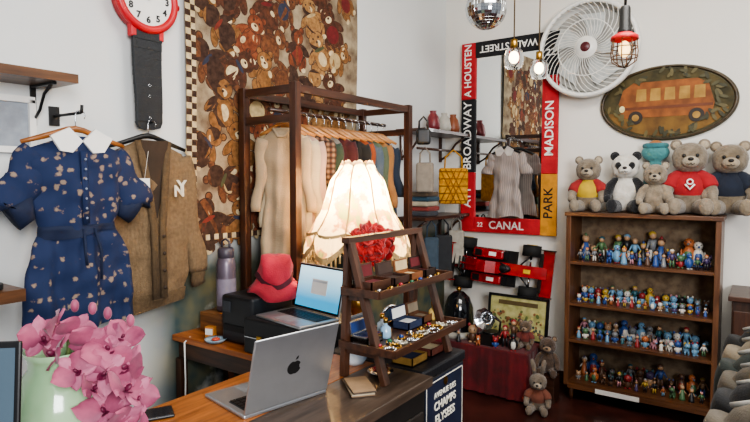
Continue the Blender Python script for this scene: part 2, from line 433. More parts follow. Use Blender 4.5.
# lower left shelf
g = root('wall_shelf', 'brown wooden shelf board holding dark box', 'shelf')
B().bx((0, -4.4, 1.29), (.5, -3.81, 1.33), wood('#6b4526', '#452a16', 'y')).obj('shelf_board', g)
b = B(); b.bx((0, -4.25, 1.08), (.02, -4.22, 1.29), DKW).bx((0, -4.25, 1.26), (.4, -4.22, 1.29), DKW); b.obj('bracket', g)
b = B(); b.bx((.25, -4.2, 1.33), (.47, -3.86, 1.355), BLK, .006).bx((.27, -4.18, 1.355), (.45, -3.88, 1.37), M('#2b3440', rough=.3)); b.obj('tray', label='flat black tray on the wooden shelf', cat='tray')
b = B(); b.bx((.2, -4.35, 1.33), (.22, -3.96, 1.5), M('#26402f', rough=.4)); b.bx((.2, -4.35, 1.33), (.24, -3.96, 1.35), BLK); b.obj('picture_frame', label='small dark green picture standing on the shelf', cat='picture')
# grey framed panel
g = root('picture_frame', 'white framed pale grey picture on the wall', 'picture', (.0, -3.72, 1.9), R90)
b = B(); b.box((0, -.012, .1), (.34, .024, .025), WHITE).box((0, -.012, -.1), (.34, .024, .025), WHITE).box((.16, -.012, 0), (.025, .024, .2), WHITE).box((-.16, -.012, 0), (.025, .024, .2), WHITE); b.obj('frame', g)
B().box((0, -.006, 0), (.3, .008, .18), M('#9aa0a8', rough=.4)).obj('picture', g)

# ---------------------------------------------------------------- giant wristwatch clock
g = root('wall_clock', 'giant wristwatch wall clock, red case and black strap', 'clock', (.05, -3.07, 2.52), R90)
RED = plas('#c8202a')
b = B(); b.cyl((0, .03, 0), (0, -.02, 0), .15, RED, seg=48).torus((0, -.02, 0), .142, .02, RED, rot=(R90, 0, 0), seg=48, rs=10)
for sx in (-1, 1):
    for sz in (-1, 1): b.box((sx*.07, -.005, sz*.155), (.03, .035, .06), RED, bev=.006)
b.cyl((.15, 0, 0), (.18, 0, 0), .014, RED)
b.obj('case', g)
B().cyl((0, -.02, 0), (0, -.026, 0), .125, WHITE, seg=48).obj('dial', g)
for h in range(1, 13):
    a = R90-h*pi/6
    text(str(h), .042, BLK, g, (.1*math.cos(a), -.028, .1*math.sin(a)), name='numeral', bold=.0012)
b = B(); b.box((.02, -.03, .03), (.075, .003, .011), BLK, rot=(0, -.8, 0)); b.obj('hour_hand', g)
b = B(); b.box((-.03, -.033, .02), (.09, .003, .008), RED, rot=(0, .6, 0)).cyl((0, -.028, 0), (0, -.036, 0), .01, BLK); b.obj('minute_hand', g)
STR = M('#1d2126', rough=.55, bump=.3, bscale=90)
for sz in (-1, 1):
    b = B(); n = 10
    for q in range(n):
        z0 = .15+q*.042; w0 = .075-.001*q
        b.box((0, -.012+.004*math.sin(q*.6), sz*(z0+.02)), (w0*2, .02, .045), STR, bev=.003)
    if sz < 0:
        b.poly([(-.066, -.57), (.066, -.57), (.055, -.595), (.02, -.605), (-.02, -.605), (-.055, -.595)], .02, STR, -.022)
        for q in range(4): b.torus((0, -.024, -.4-.05*q), .006, .002, CHROME, rot=(R90, 0, 0), seg=10, rs=5)
    b.obj('strap', g, label='black ribbed watch strap')

# ---------------------------------------------------------------- clothes rack
RW = wood('#4c2b1c', '#2e180f', 'z'); RWX = wood('#4c2b1c', '#2e180f', 'x'); RWY = wood('#4c2b1c', '#2e180f', 'y')
g = root('clothes_rack', 'dark wooden clothes rack with hanging rail and slatted top', 'rack', (0, 0, 0))
for x in (.08, .46):
    for y in (-2.5, -1.4):
        B().bx((x-.022, y-.022, 0), (x+.022, y+.022, 2.18), RW, .003).obj('post', g)
    B().bx((x-.015, -2.48, 2.13), (x+.015, -1.42, 2.17), RWY).obj('side_beam', g)
    B().bx((x-.015, -2.48, .28), (x+.015, -1.42, .32), RWY).obj('side_beam', g)
for y in (-2.5, -1.4):
    for z in (2.15, 2.0, .3): B().bx((.1, y-.012, z-.02), (.44, y+.012, z+.02), RWX).obj('cross_bar', g)
B().cyl((.27, -2.5, 2.055), (.27, -1.4, 2.055), .012, DKW).obj('hanging_rail', g, label='round hanging rail')
# name, colour, length, half width, sleeves, turn, drop
specs = [('beige', '#b09a7c', .9, .14, 1, .5, 0), ('cream', '#cbb998', 1.0, .14, 1, .75, .01), ('pale pink beige', '#c0a292', .84, .13, 1, .5, .015), ('brown plaid', ('#4e2c24', '#8a705c', '#4c3a32'), .62, .14, 1, .8, 0), ('dark green', '#2c3c30', .72, .14, 1, .6, .02),
         ('taupe grey', '#857b70', .56, .12, 0, .85, .01), ('burgundy', '#45181c', .7, .14, 1, .55, 0), ('cream floral', None, .6, .13, 0, .8, .02),
         ('black', '#1c1b1a', .7, .14, 1, .6, .01), ('rust orange', '#98481f', .56, .13, 1, .8, 0), ('grey blue', '#4c5966', .7, .14, 1, .6, .02), ('sage green', '#56604a', .6, .14, 1, .85, .01), ('tan', '#94683c', .68, .13, 1, .6, 0), ('dark denim', '#222e3e', .62, .14, 1, .75, .015)]
y = -2.395
for q, (nm, c, L, hw, sl, rz, dz) in enumerate(specs):
    if c is None: mt = spots('#c4b496', '#84402f', 26, .32, '#5c6c48')
    elif isinstance(c, tuple): mt = stripes(c[0], c[1], 10, 'X', c[2])
    else: mt = cloth(c)
    gg = root('hanging_garment', nm+(' long-sleeved' if sl else ' sleeveless')+' garment on the wooden rack', 'clothing', (.27, y, 1.965-dz), rz, 'garments on the wooden rack')
    b = B(); body_mesh(b, [(0, .045, .012), (-.02, .07, .018), (-.06, hw-.01, .022), (-.2, hw-.025, .025), (-.36, hw-.035, .022), (-L*.7, hw-.01, .028), (-L, hw+.01, .03)], mt, .015, 48+10*math.sin(q*2), ph=q*1.7, n=48, rows=26); b.obj('garment_body', gg)
    if sl:
        for sx in (-1, 1):
            b = B(); sleeve(b, sx, (hw-.03, -.06), (hw+.012, -.46-.08*math.sin(q*1.3)), .036, .028, mt, .7, 12); b.obj('sleeve', gg)
    b = B(); b.tube([(-.05, -.02, -.005), (-.02, -.03, -.05), (.02, -.03, -.05), (.05, -.02, -.005)], .008, mt, seg=6); b.obj('neckline', gg)
    hanger((.27, y, 1.985), rz, HG, 'wooden clothes hanger on the rack rail', w=.13, group='hangers on the wooden rack')
    y += .07

# ---------------------------------------------------------------- desk, table lamp etc
OR = wood('#b56b33', '#8a4a20', 'x')
g = root('writing_desk', 'orange-brown wooden side desk against the wall', 'desk')
B().bx((.005, -2.93, .87), (.94, -2.56, .9), OR, .004).obj('desk_top', g)
B().bx((.02, -2.9, .78), (.93, -2.59, .87), DKX).obj('apron', g)
for x in (.04, .9):
    for yy in (-2.9, -2.6): B().bx((x-.02, yy-.02, 0), (x+.02, yy+.02, .78), DKW).obj('leg', g)
B().bx((.55, -2.91, 0), (.88, -2.6, .6), DKW).obj('drawer_block', g)
g = root('flat_case', 'flat black case beneath the open laptop', 'case')
b = B(); b.bx((.53, -2.925, .9), (.95, -2.6, 1.06), M('#17181a', rough=.45), .008); b.obj('case_body', g)
b = B(); b.bx((.54, -2.93, .975), (.94, -2.926, .98), CHROME); b.obj('seam', g, label='thin metal seam')
for x in (.62, .83): B().bx((x, -2.932, .96), (x+.03, -2.926, .99), BRASS).obj('latch', g, label='brass latch')

def laptop(loc, rz, W, D, ang, bodymat, lidlabel, label, screen, logo):
    g = root('laptop', label, 'laptop', loc, rz)
    b = B(); b.bx((-W/2, -D, 0), (W/2, 0, .012), bodymat, .004); b.obj('base', g)
    b = B(); b.bx((-W/2+.02, -D*.52, .0122), (W/2-.02, -.02, .0128), M('#1c1d20', rough=.6))
    for r in range(5):
        for c in range(13):
            w = (W-.05)/13
            b.box((-W/2+.025+w*(c+.5), -.03-(D*.5-.02)/5*(r+.4), .0138), (w*.84, (D*.5-.02)/5*.8, .002), BLK)
    b.obj('keyboard', g)
    B().bx((-.055, -D+.015, .0122), (.055, -D*.58, .0126), M('#a2a5a9', rough=.4, metal=.5)).obj('trackpad', g)
    lid = bpy.data.objects.new('lid', None); COL.objects.link(lid); lid.parent = g; lid.location = (0, -.002, .014); lid.rotation_euler = (-ang, 0, 0)
    B().bx((-W/2, -.002, 0), (W/2, .005, D), bodymat, .003).obj('lid_shell', lid, label=lidlabel)
    B().bx((-W/2+.004, -.0035, .004), (W/2-.004, -.002, D-.004), BLK).obj('bezel', lid)
    B().bx((-W/2+.012, -.0042, .014), (W/2-.012, -.0035, D-.012), screen).obj('screen', lid)
    if logo:
        b = B()
        pts = []
        R = .023
        for k in range(40):
            t = 2*pi*k/40
            r = R*(1+.06*math.cos(2*t))*(1-.16*math.exp(-((t-R90)/.28)**2)-.09*math.exp(-((t-3*R90)/.25)**2))
            x, z = r*math.cos(t), r*math.sin(t)*1.05
            bx, bz = R*1.25, R*.15
            dd = math.hypot(x-bx, z-bz)
            if dd < R*.5:
                x = bx+(x-bx)*R*.5/dd; z = bz+(z-bz)*R*.5/dd
            pts.append((-x, z+D*.5))
        b.poly(pts, .0008, BLK, .0048)
        b.poly([(-.001, D*.5+.025), (-.0095, D*.5+.028), (-.011, D*.5+.038), (-.004, D*.5+.034)], .0008, BLK, .0048)
        b.obj('logo', lid, label='dark apple-shaped emblem')
    return g
m, nt, p = nodes('mat_screen')
tc = nt.nodes.new('ShaderNodeTexCoord'); gr = nt.nodes.new('ShaderNodeSeparateXYZ'); nt.links.new(tc.outputs['Generated'], gr.inputs[0])
rp = nt.nodes.new('ShaderNodeValToRGB'); e = rp.color_ramp.elements; e[0].color = lin('#2e8fb8'); e[1].color = lin('#b8dcea'); e[0].position = .2; e[1].position = .9
nt.links.new(gr.outputs['Z'], rp.inputs[0]); nt.links.new(rp.outputs[0], p.inputs['Emission Color']); nt.links.new(rp.outputs[0], p.inputs['Base Color']); p.inputs['Emission Strength'].default_value = .9
SCR = m
lp = laptop((.765, -2.7, 1.06), math.radians(-10), .33, .215, .22, ALU, None, 'open silver laptop with lit blue screen on black case', SCR, False)
lid = [c for c in lp.children if c.name.startswith('lid')][0]
b = B(); b.bx((-.05, -.0052, .08), (.06, -.0044, .15), WHITE).bx((-.045, -.006, .135), (.055, -.0052, .145), M('#d0d4d8')); b.obj('window_panel', lid, label='white window shown on screen')

# small side table + lamp
g = root('side_table', 'small dark wooden side table carrying the lamp', 'table')
B().bx((.56, -2.54, .87), (1.0, -2.2, .9), DKX).obj('table_top', g)
for x in (.59, .97):
    for yy in (-2.51, -2.23): B().bx((x-.015, yy-.015, 0), (x+.015, yy+.015, .87), DKW).obj('leg', g)
LX, LY = .745, -2.35
g = root('table_lamp', 'lit table lamp with cream floral scalloped fabric shade', 'lamp', (LX, LY, .9))
b = B(); b.lathe([(.001, 0), (.09, 0), (.095, .012), (.07, .03), (.03, .045), (.02, .07), (.035, .1), (.05, .14), (.035, .19), (.018, .22), (.014, .3), (.012, .56), (.001, .56)], BRASS); b.obj('lamp_base', g, label='turned brass lamp base')
m, nt, p = nodes('mat_shade')
tc = nt.nodes.new('ShaderNodeTexCoord')
nz_ = nt.nodes.new('ShaderNodeTexNoise'); nz_.inputs['Scale'].default_value = 11; nz_.inputs['Detail'].default_value = 4
nt.links.new(tc.outputs['Object'], nz_.inputs['Vector'])
rp = nt.nodes.new('ShaderNodeValToRGB'); e = rp.color_ramp.elements
e[0].position = .5; e[0].color = lin('#f2dfb8'); e[1].position = .56; e[1].color = lin('#c48a62')
q = e.new(.64); q.color = lin('#8f9462')
nt.links.new(nz_.outputs['Fac'], rp.inputs[0])
nt.links.new(rp.outputs[0], p.inputs['Base Color']); p.inputs['Roughness'].default_value = .9
tr = nt.nodes.new('ShaderNodeBsdfTranslucent'); nt.links.new(rp.outputs[0], tr.inputs[0])
mx = nt.nodes.new('ShaderNodeMixShader'); mx.inputs[0].default_value = .6
nt.links.new(p.outputs[0], mx.inputs[1]); nt.links.new(tr.outputs[0], mx.inputs[2]); nt.links.new(mx.outputs[0], nt.nodes['Material Output'].inputs[0])
nt.links.new(rp.outputs[0], p.inputs['Emission Color']); p.inputs['Emission Strength'].default_value = .3
SH = m
prof = [(.075, .85), (.1, .825), (.135, .78), (.152, .73), (.165, .68), (.185, .62), (.222, .56), (.252, .505), (.268, .45), (.272, .40)]
def scal(r, z, t):
    k = abs(math.cos(4*t)); edge = max(0, (.53-z)/.1); gz = min(1, max(0, (.85-z)/.1))
    return r*(1-.1*(1-k)*gz+.012*math.cos(64*t)), z + (.06*(1-k))*min(1.2, edge) + (.03*(k) if z > .84 else 0)
b = B(); b.lathe(prof, SH, seg=192, fn=scal); b.obj('lamp_shade', g, label='cream floral gathered bell-shaped fabric shade')
b = B()
TR = M('#b89a68', rough=.9, bump=.3)
b.lathe([(.268, .42), (.27, .39)], TR, seg=96, fn=lambda r, z, t: (scal(.272, .4, t)[0]+.004, scal(.272, .4, t)[1]+(z-.41)))
b.lathe([(.268, .52), (.27, .505)], TR, seg=96, fn=lambda r, z, t: (scal(.252, .505, t)[0]+.004, scal(.252, .505, t)[1]+(z-.51)))
for k in range(80):
    t = 2*pi*k/80; r, z = scal(.272, .4, t); r += .003
    x, yy = r*math.cos(t), r*math.sin(t)
    b.cyl((x, yy, z-.015), (x, yy, z-.06), .0035, TR, r2=.006, seg=6)
b.obj('fringe', g, label='tan braided fringe along scalloped hem')
b = B()
for k in range(8):
    t = pi/8+k*pi/4
    b.tube([(scal(r, z, t)[0]*math.cos(t)*1.01, scal(r, z, t)[0]*math.sin(t)*1.01, scal(r, z, t)[1]) for r, z in prof], .004, TR, seg=6)
b.torus((0, 0, .85), .074, .006, TR)
b.obj('piping', g, label='tan piping on shade ribs')
B().sph((0, 0, .6), (.035, .035, .05), glow('#ffd9a0', 14)).obj('bulb', g)
g2 = root('fabric_flower', 'large frilly red fabric flower pinned to the lampshade', 'flower', (LX+.222, LY-.182, 1.385), math.radians(50))
b = B(); RF = M('#c01814', rough=.8, var=.6, scale=30, sheen=.3)
for k in range(110):
    a = rnd.uniform(0, 2*pi); rr = .105*math.sqrt(rnd.random()); tilt = rr/.105
    c = Vector((rr*math.cos(a), -.05*(1-tilt*tilt), rr*math.sin(a)*.85))
    b.sph(c, (.027, .006, .022), RF, rot=(rnd.uniform(-1.2, 1.2), rnd.uniform(0, 3), rnd.uniform(-1.2, 1.2)), u=8, v=6)
b.sph((0, 0, 0), (.06, .02, .05), M('#8c1210', rough=.9))
b.obj('petals', g2)
L = bpy.data.lights.new('lamp_light', 'POINT'); L.energy = 32; L.color = (1, .76, .46); L.shadow_soft_size = .05
o = bpy.data.objects.new('lamp_light', L); COL.objects.link(o); o.location = (LX, LY, 1.58)

# hat on printer, thermos, dish
b = B(); b.bx((.3, -2.86, .9), (.515, -2.58, 1.13), M('#1b1c1f', rough=.4), .015).bx((.32, -2.865, .96), (.49, -2.855, .99), M('#0c0c0d')).bx((.32, -2.866, 1.05), (.37, -2.855, 1.1), M('#3a3d42')); b.obj('receipt_printer', label='black receipt printer on the wooden desk', cat='printer')
g = root('bucket_hat', 'crimson bucket hat with dark brim edge', 'hat', (.485, -2.68, 1.14), 0, rot=(.16, .22, 0), sc=.95)
HM = cloth('#b8283c', '#8a1c28')
b = B(); b.lathe([(.001, .19), (.045, .192), (.072, .18), (.084, .12), (.09, .07)], HM, fn=lambda r, z, t: (r*(1+.07*math.sin(3*t+z*40)+.03*math.sin(7*t)), z+.016*math.sin(2*t)*(r/.09)), seg=48); b.obj('crown', g)
b = B(); b.lathe([(.09, .07), (.115, .04), (.14, .0), (.136, .0), (.11, .036), (.088, .064)], HM, fn=lambda r, z, t: (r*(1+.03*math.sin(5*t)), max(.002, z+.028*math.sin(3*t)*(r-.09)/.05)), seg=48); b.obj('brim', g)
b = B(); b.lathe([(.088, .09), (.0935, .066)], M('#4a1420', rough=.9), fn=lambda r, z, t: (r*(1+.07*math.sin(3*t+z*40)+.03*math.sin(7*t))+.002, z+.016*math.sin(2*t)), seg=48); b.obj('hat_band', g, label='dark red hat band')
B().bx((.06, -2.8, .9), (.25, -2.6, 1.0), wood('#8a5a32', '#5c3a1e', 'x'), .004).obj('wooden_box', label='small wooden box on the desk', cat='box')
g = root('thermos_bottle', 'tall mauve-grey thermos bottle with handle lid', 'bottle', (.15, -2.7, 1.0))
TM = M('#6f6470', rough=.35, metal=.3)
b = B(); b.lathe([(.001, 0), (.045, 0), (.05, .01), (.05, .24), (.043, .27), (.036, .28)], TM); b.obj('bottle_body', g)
b = B(); b.lathe([(.038, .275), (.042, .28), (.042, .32), (.033, .33), (.001, .33)], M('#4d4650', rough=.4)).tube([(-.03, 0, .32), (-.03, 0, .36), (0, 0, .375), (.03, 0, .36), (.03, 0, .32)], .006, M('#4d4650', rough=.4)); b.obj('cap', g)
b = B(); b.lathe([(.0505, .03), (.051, .1), (.0505, .17)], M('#8c8290', rough=.5)); b.obj('label_band', g)
b = B(); b.lathe([(.001, .004), (.04, .004), (.05, .015), (.052, .02), (.045, .012), (.001, .008)], M('#a7c0d0', rough=.3)).sph((0, 0, .016), (.02, .02, .008), M('#d0523c')); b.obj('dish', label='small pale blue dish on the desk', cat='dish', loc=(.3, -2.895, .9))
b = B(); b.box((0, 0, .03), (.05, .03, .06), M('#c8823a'), bev=.004).box((0, -.016, .035), (.04, .002, .03), WHITE); b.obj('small_box', label='small orange cardboard box on the desk', cat='box', loc=(.22, -2.86, .9), rot=(0, 0, .3))
b = B(); b.tube([(.12, -2.905, .9), (.12, -2.94, .88), (.13, -2.945, .7), (.1, -2.93, .45), (.2, -2.935, .3), (.15, -2.93, .02)], .004, WHITE, seg=6); b.obj('power_cable', label='thin white cable dropping from the desk', cat='cable')
g = root('storage_crate', 'dark cardboard storage box under the desk', 'box')
B().bx((.08, -2.87, 0), (.45, -2.62, .5), M('#4c443a', rough=.9)).obj('box_body', g)

# ---------------------------------------------------------------- counter
g = root('shop_counter', 'wooden shop counter with dark panelled front', 'counter')
CT = wood('#a8652f', '#77431d', 'y')
B().bx((.96, -4.55, .965), (1.27, -2.95, 1.0), CT, .003).obj('counter_top', g, label='warm brown wooden worktop')
B().bx((1.271, -4.55, .965), (1.52, -2.95, 1.0), wood('#4b3d33', '#332820', 'y'), .003).obj('counter_top', g, label='dark grey-brown wooden worktop plank')
b = B(); b.bx((.99, -4.52, 0), (1.49, -2.96, .965), M('#1e1b19', rough=.5)); b.obj('counter_body', g)
for yy in (-4.3, -3.75, -3.2):
    b = B(); b.bx((1.49, yy-.22, .1), (1.5, yy+.22, .88), M('#2a2522', rough=.45), .004); b.obj('panel', g)
laptop((1.285, -3.425, 1.0), math.radians(-101), .3, .235, .27, ALU, 'silver aluminium lid', 'open silver laptop with dark apple emblem on the counter', glow('#33404c', .4), True)
b = B(); b.box((0, 0, .005), (.075, .15, .008), BLK, bev=.003).box((0, 0, .0095), (.068, .14, .001), M('#20242c', rough=.1)); b.obj('smartphone', label='black smartphone lying on the counter', cat='phone', loc=(1.01, -3.72, 1.0), rot=(0, 0, -.5))
# trunk
g = root('trunk', 'black trunk with white street-name lettering and crest', 'trunk', (1.25, -2.77, .5))
TK = M('#15171c', rough=.45, bump=.15)
B().box((0, 0, .229), (.44, .33, .458), TK, bev=.008).obj('trunk_body', g)
B().box((0, 0, .479), (.45, .34, .04), TK, bev=.008).obj('trunk_lid', g)
for sy in (-1, 1): B().box((.222, sy*.155, .02), (.01, .035, .035), BRASS, bev=.003).obj('corner_fitting', g, label='brass corner fitting')
B().box((.2215, 0, .31), (.002, .3, .28), M('#182036', rough=.5)).obj('label_panel', g, label='dark navy sign panel')
WT = M('#e4dfce', rough=.6)
b = B()
for yy in (-.143, .143): b.box((.2235, yy, .31), (.001, .004, .266), WT)
for z in (.179, .441): b.box((.2235, 0, z), (.001, .29, .004), WT)
b.obj('border', g, label='pale painted border')
text('AVENUE DES', .03, WT, g, (.2235, 0, .385), (R90, 0, R90))
text('CHAMPS', .045, WT, g, (.2235, 0, .342), (R90, 0, R90), bold=.0005)
text('ELYSEES', .045, WT, g, (.2235, 0, .292), (R90, 0, R90), bold=.0005)
b = B(); b.poly([(0, -.016), (-.014, -.004), (-.014, .012), (0, .018), (.014, .012), (.014, -.004)], .002, BRASS); b.obj('crest', g, loc=(.226, 0, .42), rot=(0, 0, R90))
B().bx((1.03, -2.93, 0), (1.47, -2.61, .5), wood('#3a2a20', '#261a12', 'x')).obj('plinth', label='dark wooden plinth under the black trunk', cat='plinth')

# ---------------------------------------------------------------- ladder display
g = root('display_ladder', 'dark wooden ladder display stand with two trays', 'display stand', (0, 0, 0))
AW = wood('#4c2e1e', '#2e1a10', 'z', coat=.3); AWY = wood('#4c2e1e', '#2e1a10', 'y')
for yy in (-3.12, -2.67):
    for x0, x1 in ((1.285, 1.435), (1.283, 1.262)):
        b = B(); d = Vector((x1-x0, 0, -.48)); an = math.atan2(d.x, -d.z)
        b.box(((x0+x1)/2, yy, 1.24), (.022, .03, d.length), AW, rot=(0, -an, 0), bev=.002); b.obj('leg', g)
    B().bx((1.27, yy-.008, 1.085), (1.41, yy+.008, 1.105), AW).obj('brace', g)
    B().bx((1.28, yy-.008, 1.27), (1.34, yy+.008, 1.29), AW).obj('brace', g)
B().bx((1.268, -3.14, 1.465), (1.3, -2.65, 1.485), AWY).obj('ridge_bar', g)
for z, xa, xb in ((1.292, 1.275, 1.43), (1.107, 1.265, 1.49)):
    b = B(); b.bx((xa, -3.15, z), (xb, -2.64, z+.01), AWY)
    for x in (xa, xb): b.bx((x-.005, -3.15, z), (x+.005, -2.64, z+.025), AWY)
    for yy in (-3.15, -2.64): b.bx((xa, yy-.005, z), (xb, yy+.005, z+.025), AWY)
    b.obj('tray', g, label='shallow rimmed wooden tray')
def openbox(loc, sx, sy, sz, mat, inner, label, rz=0):
    g = root('jewellery_box', label, 'box', loc, rz)
    b = B(); t = .004
    b.bx((-sx/2, -sy/2, 0), (sx/2, sy/2, t), mat)
    b.bx((-sx/2, -sy/2, 0), (-sx/2+t, sy/2, sz), mat).bx((sx/2-t, -sy/2, 0), (sx/2, sy/2, sz), mat).bx((-sx/2, -sy/2, 0), (sx/2, -sy/2+t, sz), mat).bx((-sx/2, sy/2-t, 0), (sx/2, sy/2, sz), mat)
    b.obj('box_body', g)
    B().bx((-sx/2+t, -sy/2+t, t), (sx/2-t, sy/2-t, sz*.7), inner, .002).obj('cushion', g, label='soft inner cushion')
    b = B(); b.box((-sx/2-.008, 0, sz+sx*.3), (.008, sy, sx*.62), mat, rot=(0, -.15, 0)).box((-sx/2-.003, 0, sz+sx*.3), (.003, sy*.9, sx*.5), inner, rot=(0, -.15, 0)); b.obj('lid', g)
    return g
VEL = M('#5c1c20', rough=.95); NAV = M('#1f2b48', rough=.8)
openbox((1.34, -3.06, 1.302), .08, .12, .035, DKY, VEL, 'open dark wooden jewellery box with red lining')
openbox((1.34, -2.925, 1.302), .075, .1, .03, M('#3a241c'), M('#3a2a24'), 'open brown box with dark cushion')
openbox((1.34, -2.815, 1.302), .07, .09, .03, M('#7a4a2a'), M('#b9a37c', rough=.9), 'open tan box with cream lining')
openbox((1.34, -2.71, 1.302), .07, .08, .03, M('#2a1a14'), VEL, 'open black box with red velvet cushion')
openbox((1.335, -2.82, 1.117), .075, .1, .03, NAV, WHITE, 'open navy ring box with white cushion')
openbox((1.325, -3.07, 1.117), .07, .09, .03, CHROME, M('#27407a', rough=.5), 'open silver box with blue lining')
openbox((1.33, -2.71, 1.117), .07, .08, .03, M('#5c3a24'), M('#8a7c68'), 'open brown watch box with grey lining')
gr_ = 'bracelets on the lower tray'
for q in range(10):
    mt = [CHROME, BRASS, M('#b0aa9a', rough=.3, metal=.6)][q % 3]
    nm = ['silver', 'brass', 'pale metal'][q % 3]
    b = B(); b.torus((0, 0, 0), .018, .004, mt, sc=(1, 1.15, 1), seg=20, rs=6)
    for k in range(8): b.sph((.018*math.cos(k*.785), .021*math.sin(k*.785), .002), .005, mt, u=6, v=5)
    b.obj('bracelet', label=nm+' beaded bracelet on the lower display tray', cat='bracelet', loc=(1.455-.01*(q % 3), -3.125+.049*q, 1.123), rot=(.1, .1, q), group=gr_)
for q in range(13):
    nm, c = [('silver', CHROME), ('gold', BRASS), ('ruby red', M('#8c1c28', rough=.15)), ('emerald green', M('#1f5c40', rough=.15)), ('sapphire blue', M('#24407c', rough=.15))][q % 5]
    zt, xt = (1.302, 1.402) if q < 7 else (1.117, 1.4)
    b = B(); b.cyl((0, 0, 0), (0, 0, .006), .012, BRASS if q % 2 else CHROME, seg=14).sph((0, 0, .01), (.009, .009, .007), c, u=10, v=6)
    for k in range(6): b.sph((.013*math.cos(k*1.047), .013*math.sin(k*1.047), .005), .0035, BRASS, u=6, v=5)
    b.obj('brooch', label=nm+' stoned round brooch lying on a display tray', cat='brooch', loc=(xt+.004*(q % 2), -3.11+(q % 7)*.068, zt), group='brooches on the display trays')
for q, (cx, cy, zb, c, nm) in enumerate([(1.305, -2.94, 1.117, '#b8c4cc', 'clear'), (1.36, -2.655+.0, 1.117, '#c8a860', 'amber'), (1.35, -2.985, 1.117, '#8fb0c8', 'pale blue')]):
    g = root('perfume_bottle', nm+' glass perfume bottle with metal cap on tray', 'bottle', (cx, cy-.008, zb), sc=.85)
    B().lathe([(.001, 0), (.02, 0), (.024, .01), (.022, .045), (.008, .055), (.007, .065), (.001, .065)], M(c, rough=.08, var=.05), seg=16).obj('bottle_body', g)
    B().cyl((0, 0, .065), (0, 0, .085), .01, BRASS, seg=12).obj('cap', g)
g = root('glass_jar', 'round blue-white glass jar with silver lid on counter', 'jar', (1.21, -2.99, 1.0))
B().lathe([(.001, 0), (.035, 0), (.045, .02), (.042, .055), (.03, .068)], M('#8ea6be', rough=.1, col2='#dfe6ea', scale=14)).obj('jar_body', g)
B().lathe([(.032, .066), (.033, .078), (.015, .088), (.001, .09)], CHROME).obj('lid', g)
openbox((1.17, -2.83, 1.0), .11, .15, .07, M('#8d9094', rough=.35, metal=.5), M('#4a4f58'), 'open silver metal box on the trunk top')
openbox((1.37, -2.86, 1.0), .09, .11, .03, M('#b08a4c', rough=.35, metal=.6), NAV, 'open brass box with navy lining on trunk')
openbox((1.37, -2.72, 1.0), .09, .11, .03, M('#5a2c20'), M('#c8b894'), 'open reddish wooden box with cream lining')
g = root('photo_frame', 'small silver framed mirror standing on the trunk', 'frame', (1.17, -2.68, 1.0), 1.0)
b = B(); b.torus((0, 0, .09), .06, .008, CHROME, rot=(R90, 0, 0), sc=(.8, 1, 1)).box((0, .02, .04), (.01, .04, .08), CHROME, rot=(.3, 0, 0)); b.obj('frame', g)
B().sph((0, 0, .09), (.045, .003, .057), M('#5f7890', rough=.1)).obj('glass', g)
b = B()
for q in range(6): b.box((.002*math.sin(q*3), .002*math.cos(q*2), .002+.0035*q), (.075, .13, .003), [M('#5a4838'), M('#94785a'), M('#b8a88c'), M('#4a4038')][q % 4], rot=(0, 0, .06*math.sin(q*5)))
b.obj('card_stack', label='stack of printed cards lying on the counter', cat='cards', loc=(1.385, -3.2, 1.0), rot=(0, 0, .9))
b = B(); b.lathe([(.001, 0), (.03, 0), (.045, .012), (.046, .014), (.03, .004), (.001, .003)], CHROME); b.obj('metal_dish', label='shallow silver dish on the counter', cat='dish', loc=(1.36, -3.04, 1.0))

# ---------------------------------------------------------------- vase, orchid, tablet
b = B(); b.lathe([(.001, 0), (.05, 0), (.055, .01), (.075, .08), (.092, .17), (.09, .24), (.07, .29), (.054, .31), (.056, .33), (.064, .345), (.06, .345), (.05, .33), (.048, .31), (.054, .28), (.001, .1)],
    M('#87a880', rough=.15, col2='#a8c29c', scale=5, coat=.6), seg=48, fn=lambda r, z, t: (r*(1+.008*math.cos(10*t)), z))
b.obj('vase', label='rounded jade green glazed vase on the counter', cat='vase', loc=(1.3, -4.09, 1.0))
g = root('orchid_spray', 'spray of pink orchids arching out of the vase', 'flowers', (1.3, -4.09, 1.3))
STM = M('#5d6b3a', rough=.6)
PET = M('#a8506c', rough=.6, col2='#7c3450', scale=22, sheen=.2); PET2 = M('#bc7088', rough=.6, col2='#964a66', scale=22); LIP = M('#6a1a3c', rough=.5)
def petal(b, ang, L, W, mat, lift=.25):
    n, k = 6, 5; grid = []
    for a in range(n+1):
        t = a/n; row = []
        w = W*math.sin(pi*min(1, (t*.93+.07)))**.7
        for c in range(k):
            s_ = (c/(k-1)-.5)*2
            x = s_*w; z = L*t; y = -lift*L*t*t + .18*W*(1-s_*s_)*-1 + .05*L*math.sin(s_*5+t*3)
            xr = x*math.cos(ang)+z*math.sin(ang); zr = -x*math.sin(ang)+z*math.cos(ang)
            row.append(b.bm.verts.new((xr, y, zr)))
        grid.append(row)
    for a in range(n):
        for c in range(k-1): b.bm.faces.new((grid[a][c], grid[a][c+1], grid[a+1][c+1], grid[a+1][c]))
    b.fin([v for r in grid for v in r], mat, True)
def orchid(parent, loc, rot, s):
    b = B()
    for a in (0, 2.35, -2.35): petal(b, a, .045, .015, PET2, -.15+rnd.uniform(-.1, .5))
    for a in (1.25, -1.25): petal(b, a, .048, .027, PET, .1+rnd.uniform(-.1, .6))
    b.sph((0, -.01, -.004), (.004, .009, .006), LIP, u=8, v=6).sph((0, -.005, .003), (.004, .006, .004), PET2, u=8, v=6)
    petal(b, pi, .02, .008, LIP, .8)
    o = b.obj('orchid_flower', parent, loc=loc, rot=rot, fix=False); o.scale = (s, s, s)
rx = Vector((.8192, .5736, 0)); fw = Vector((-.5736, .8192, 0))
def L3(r, f, z): v = rx*r+fw*f; return (v.x, v.y, z)
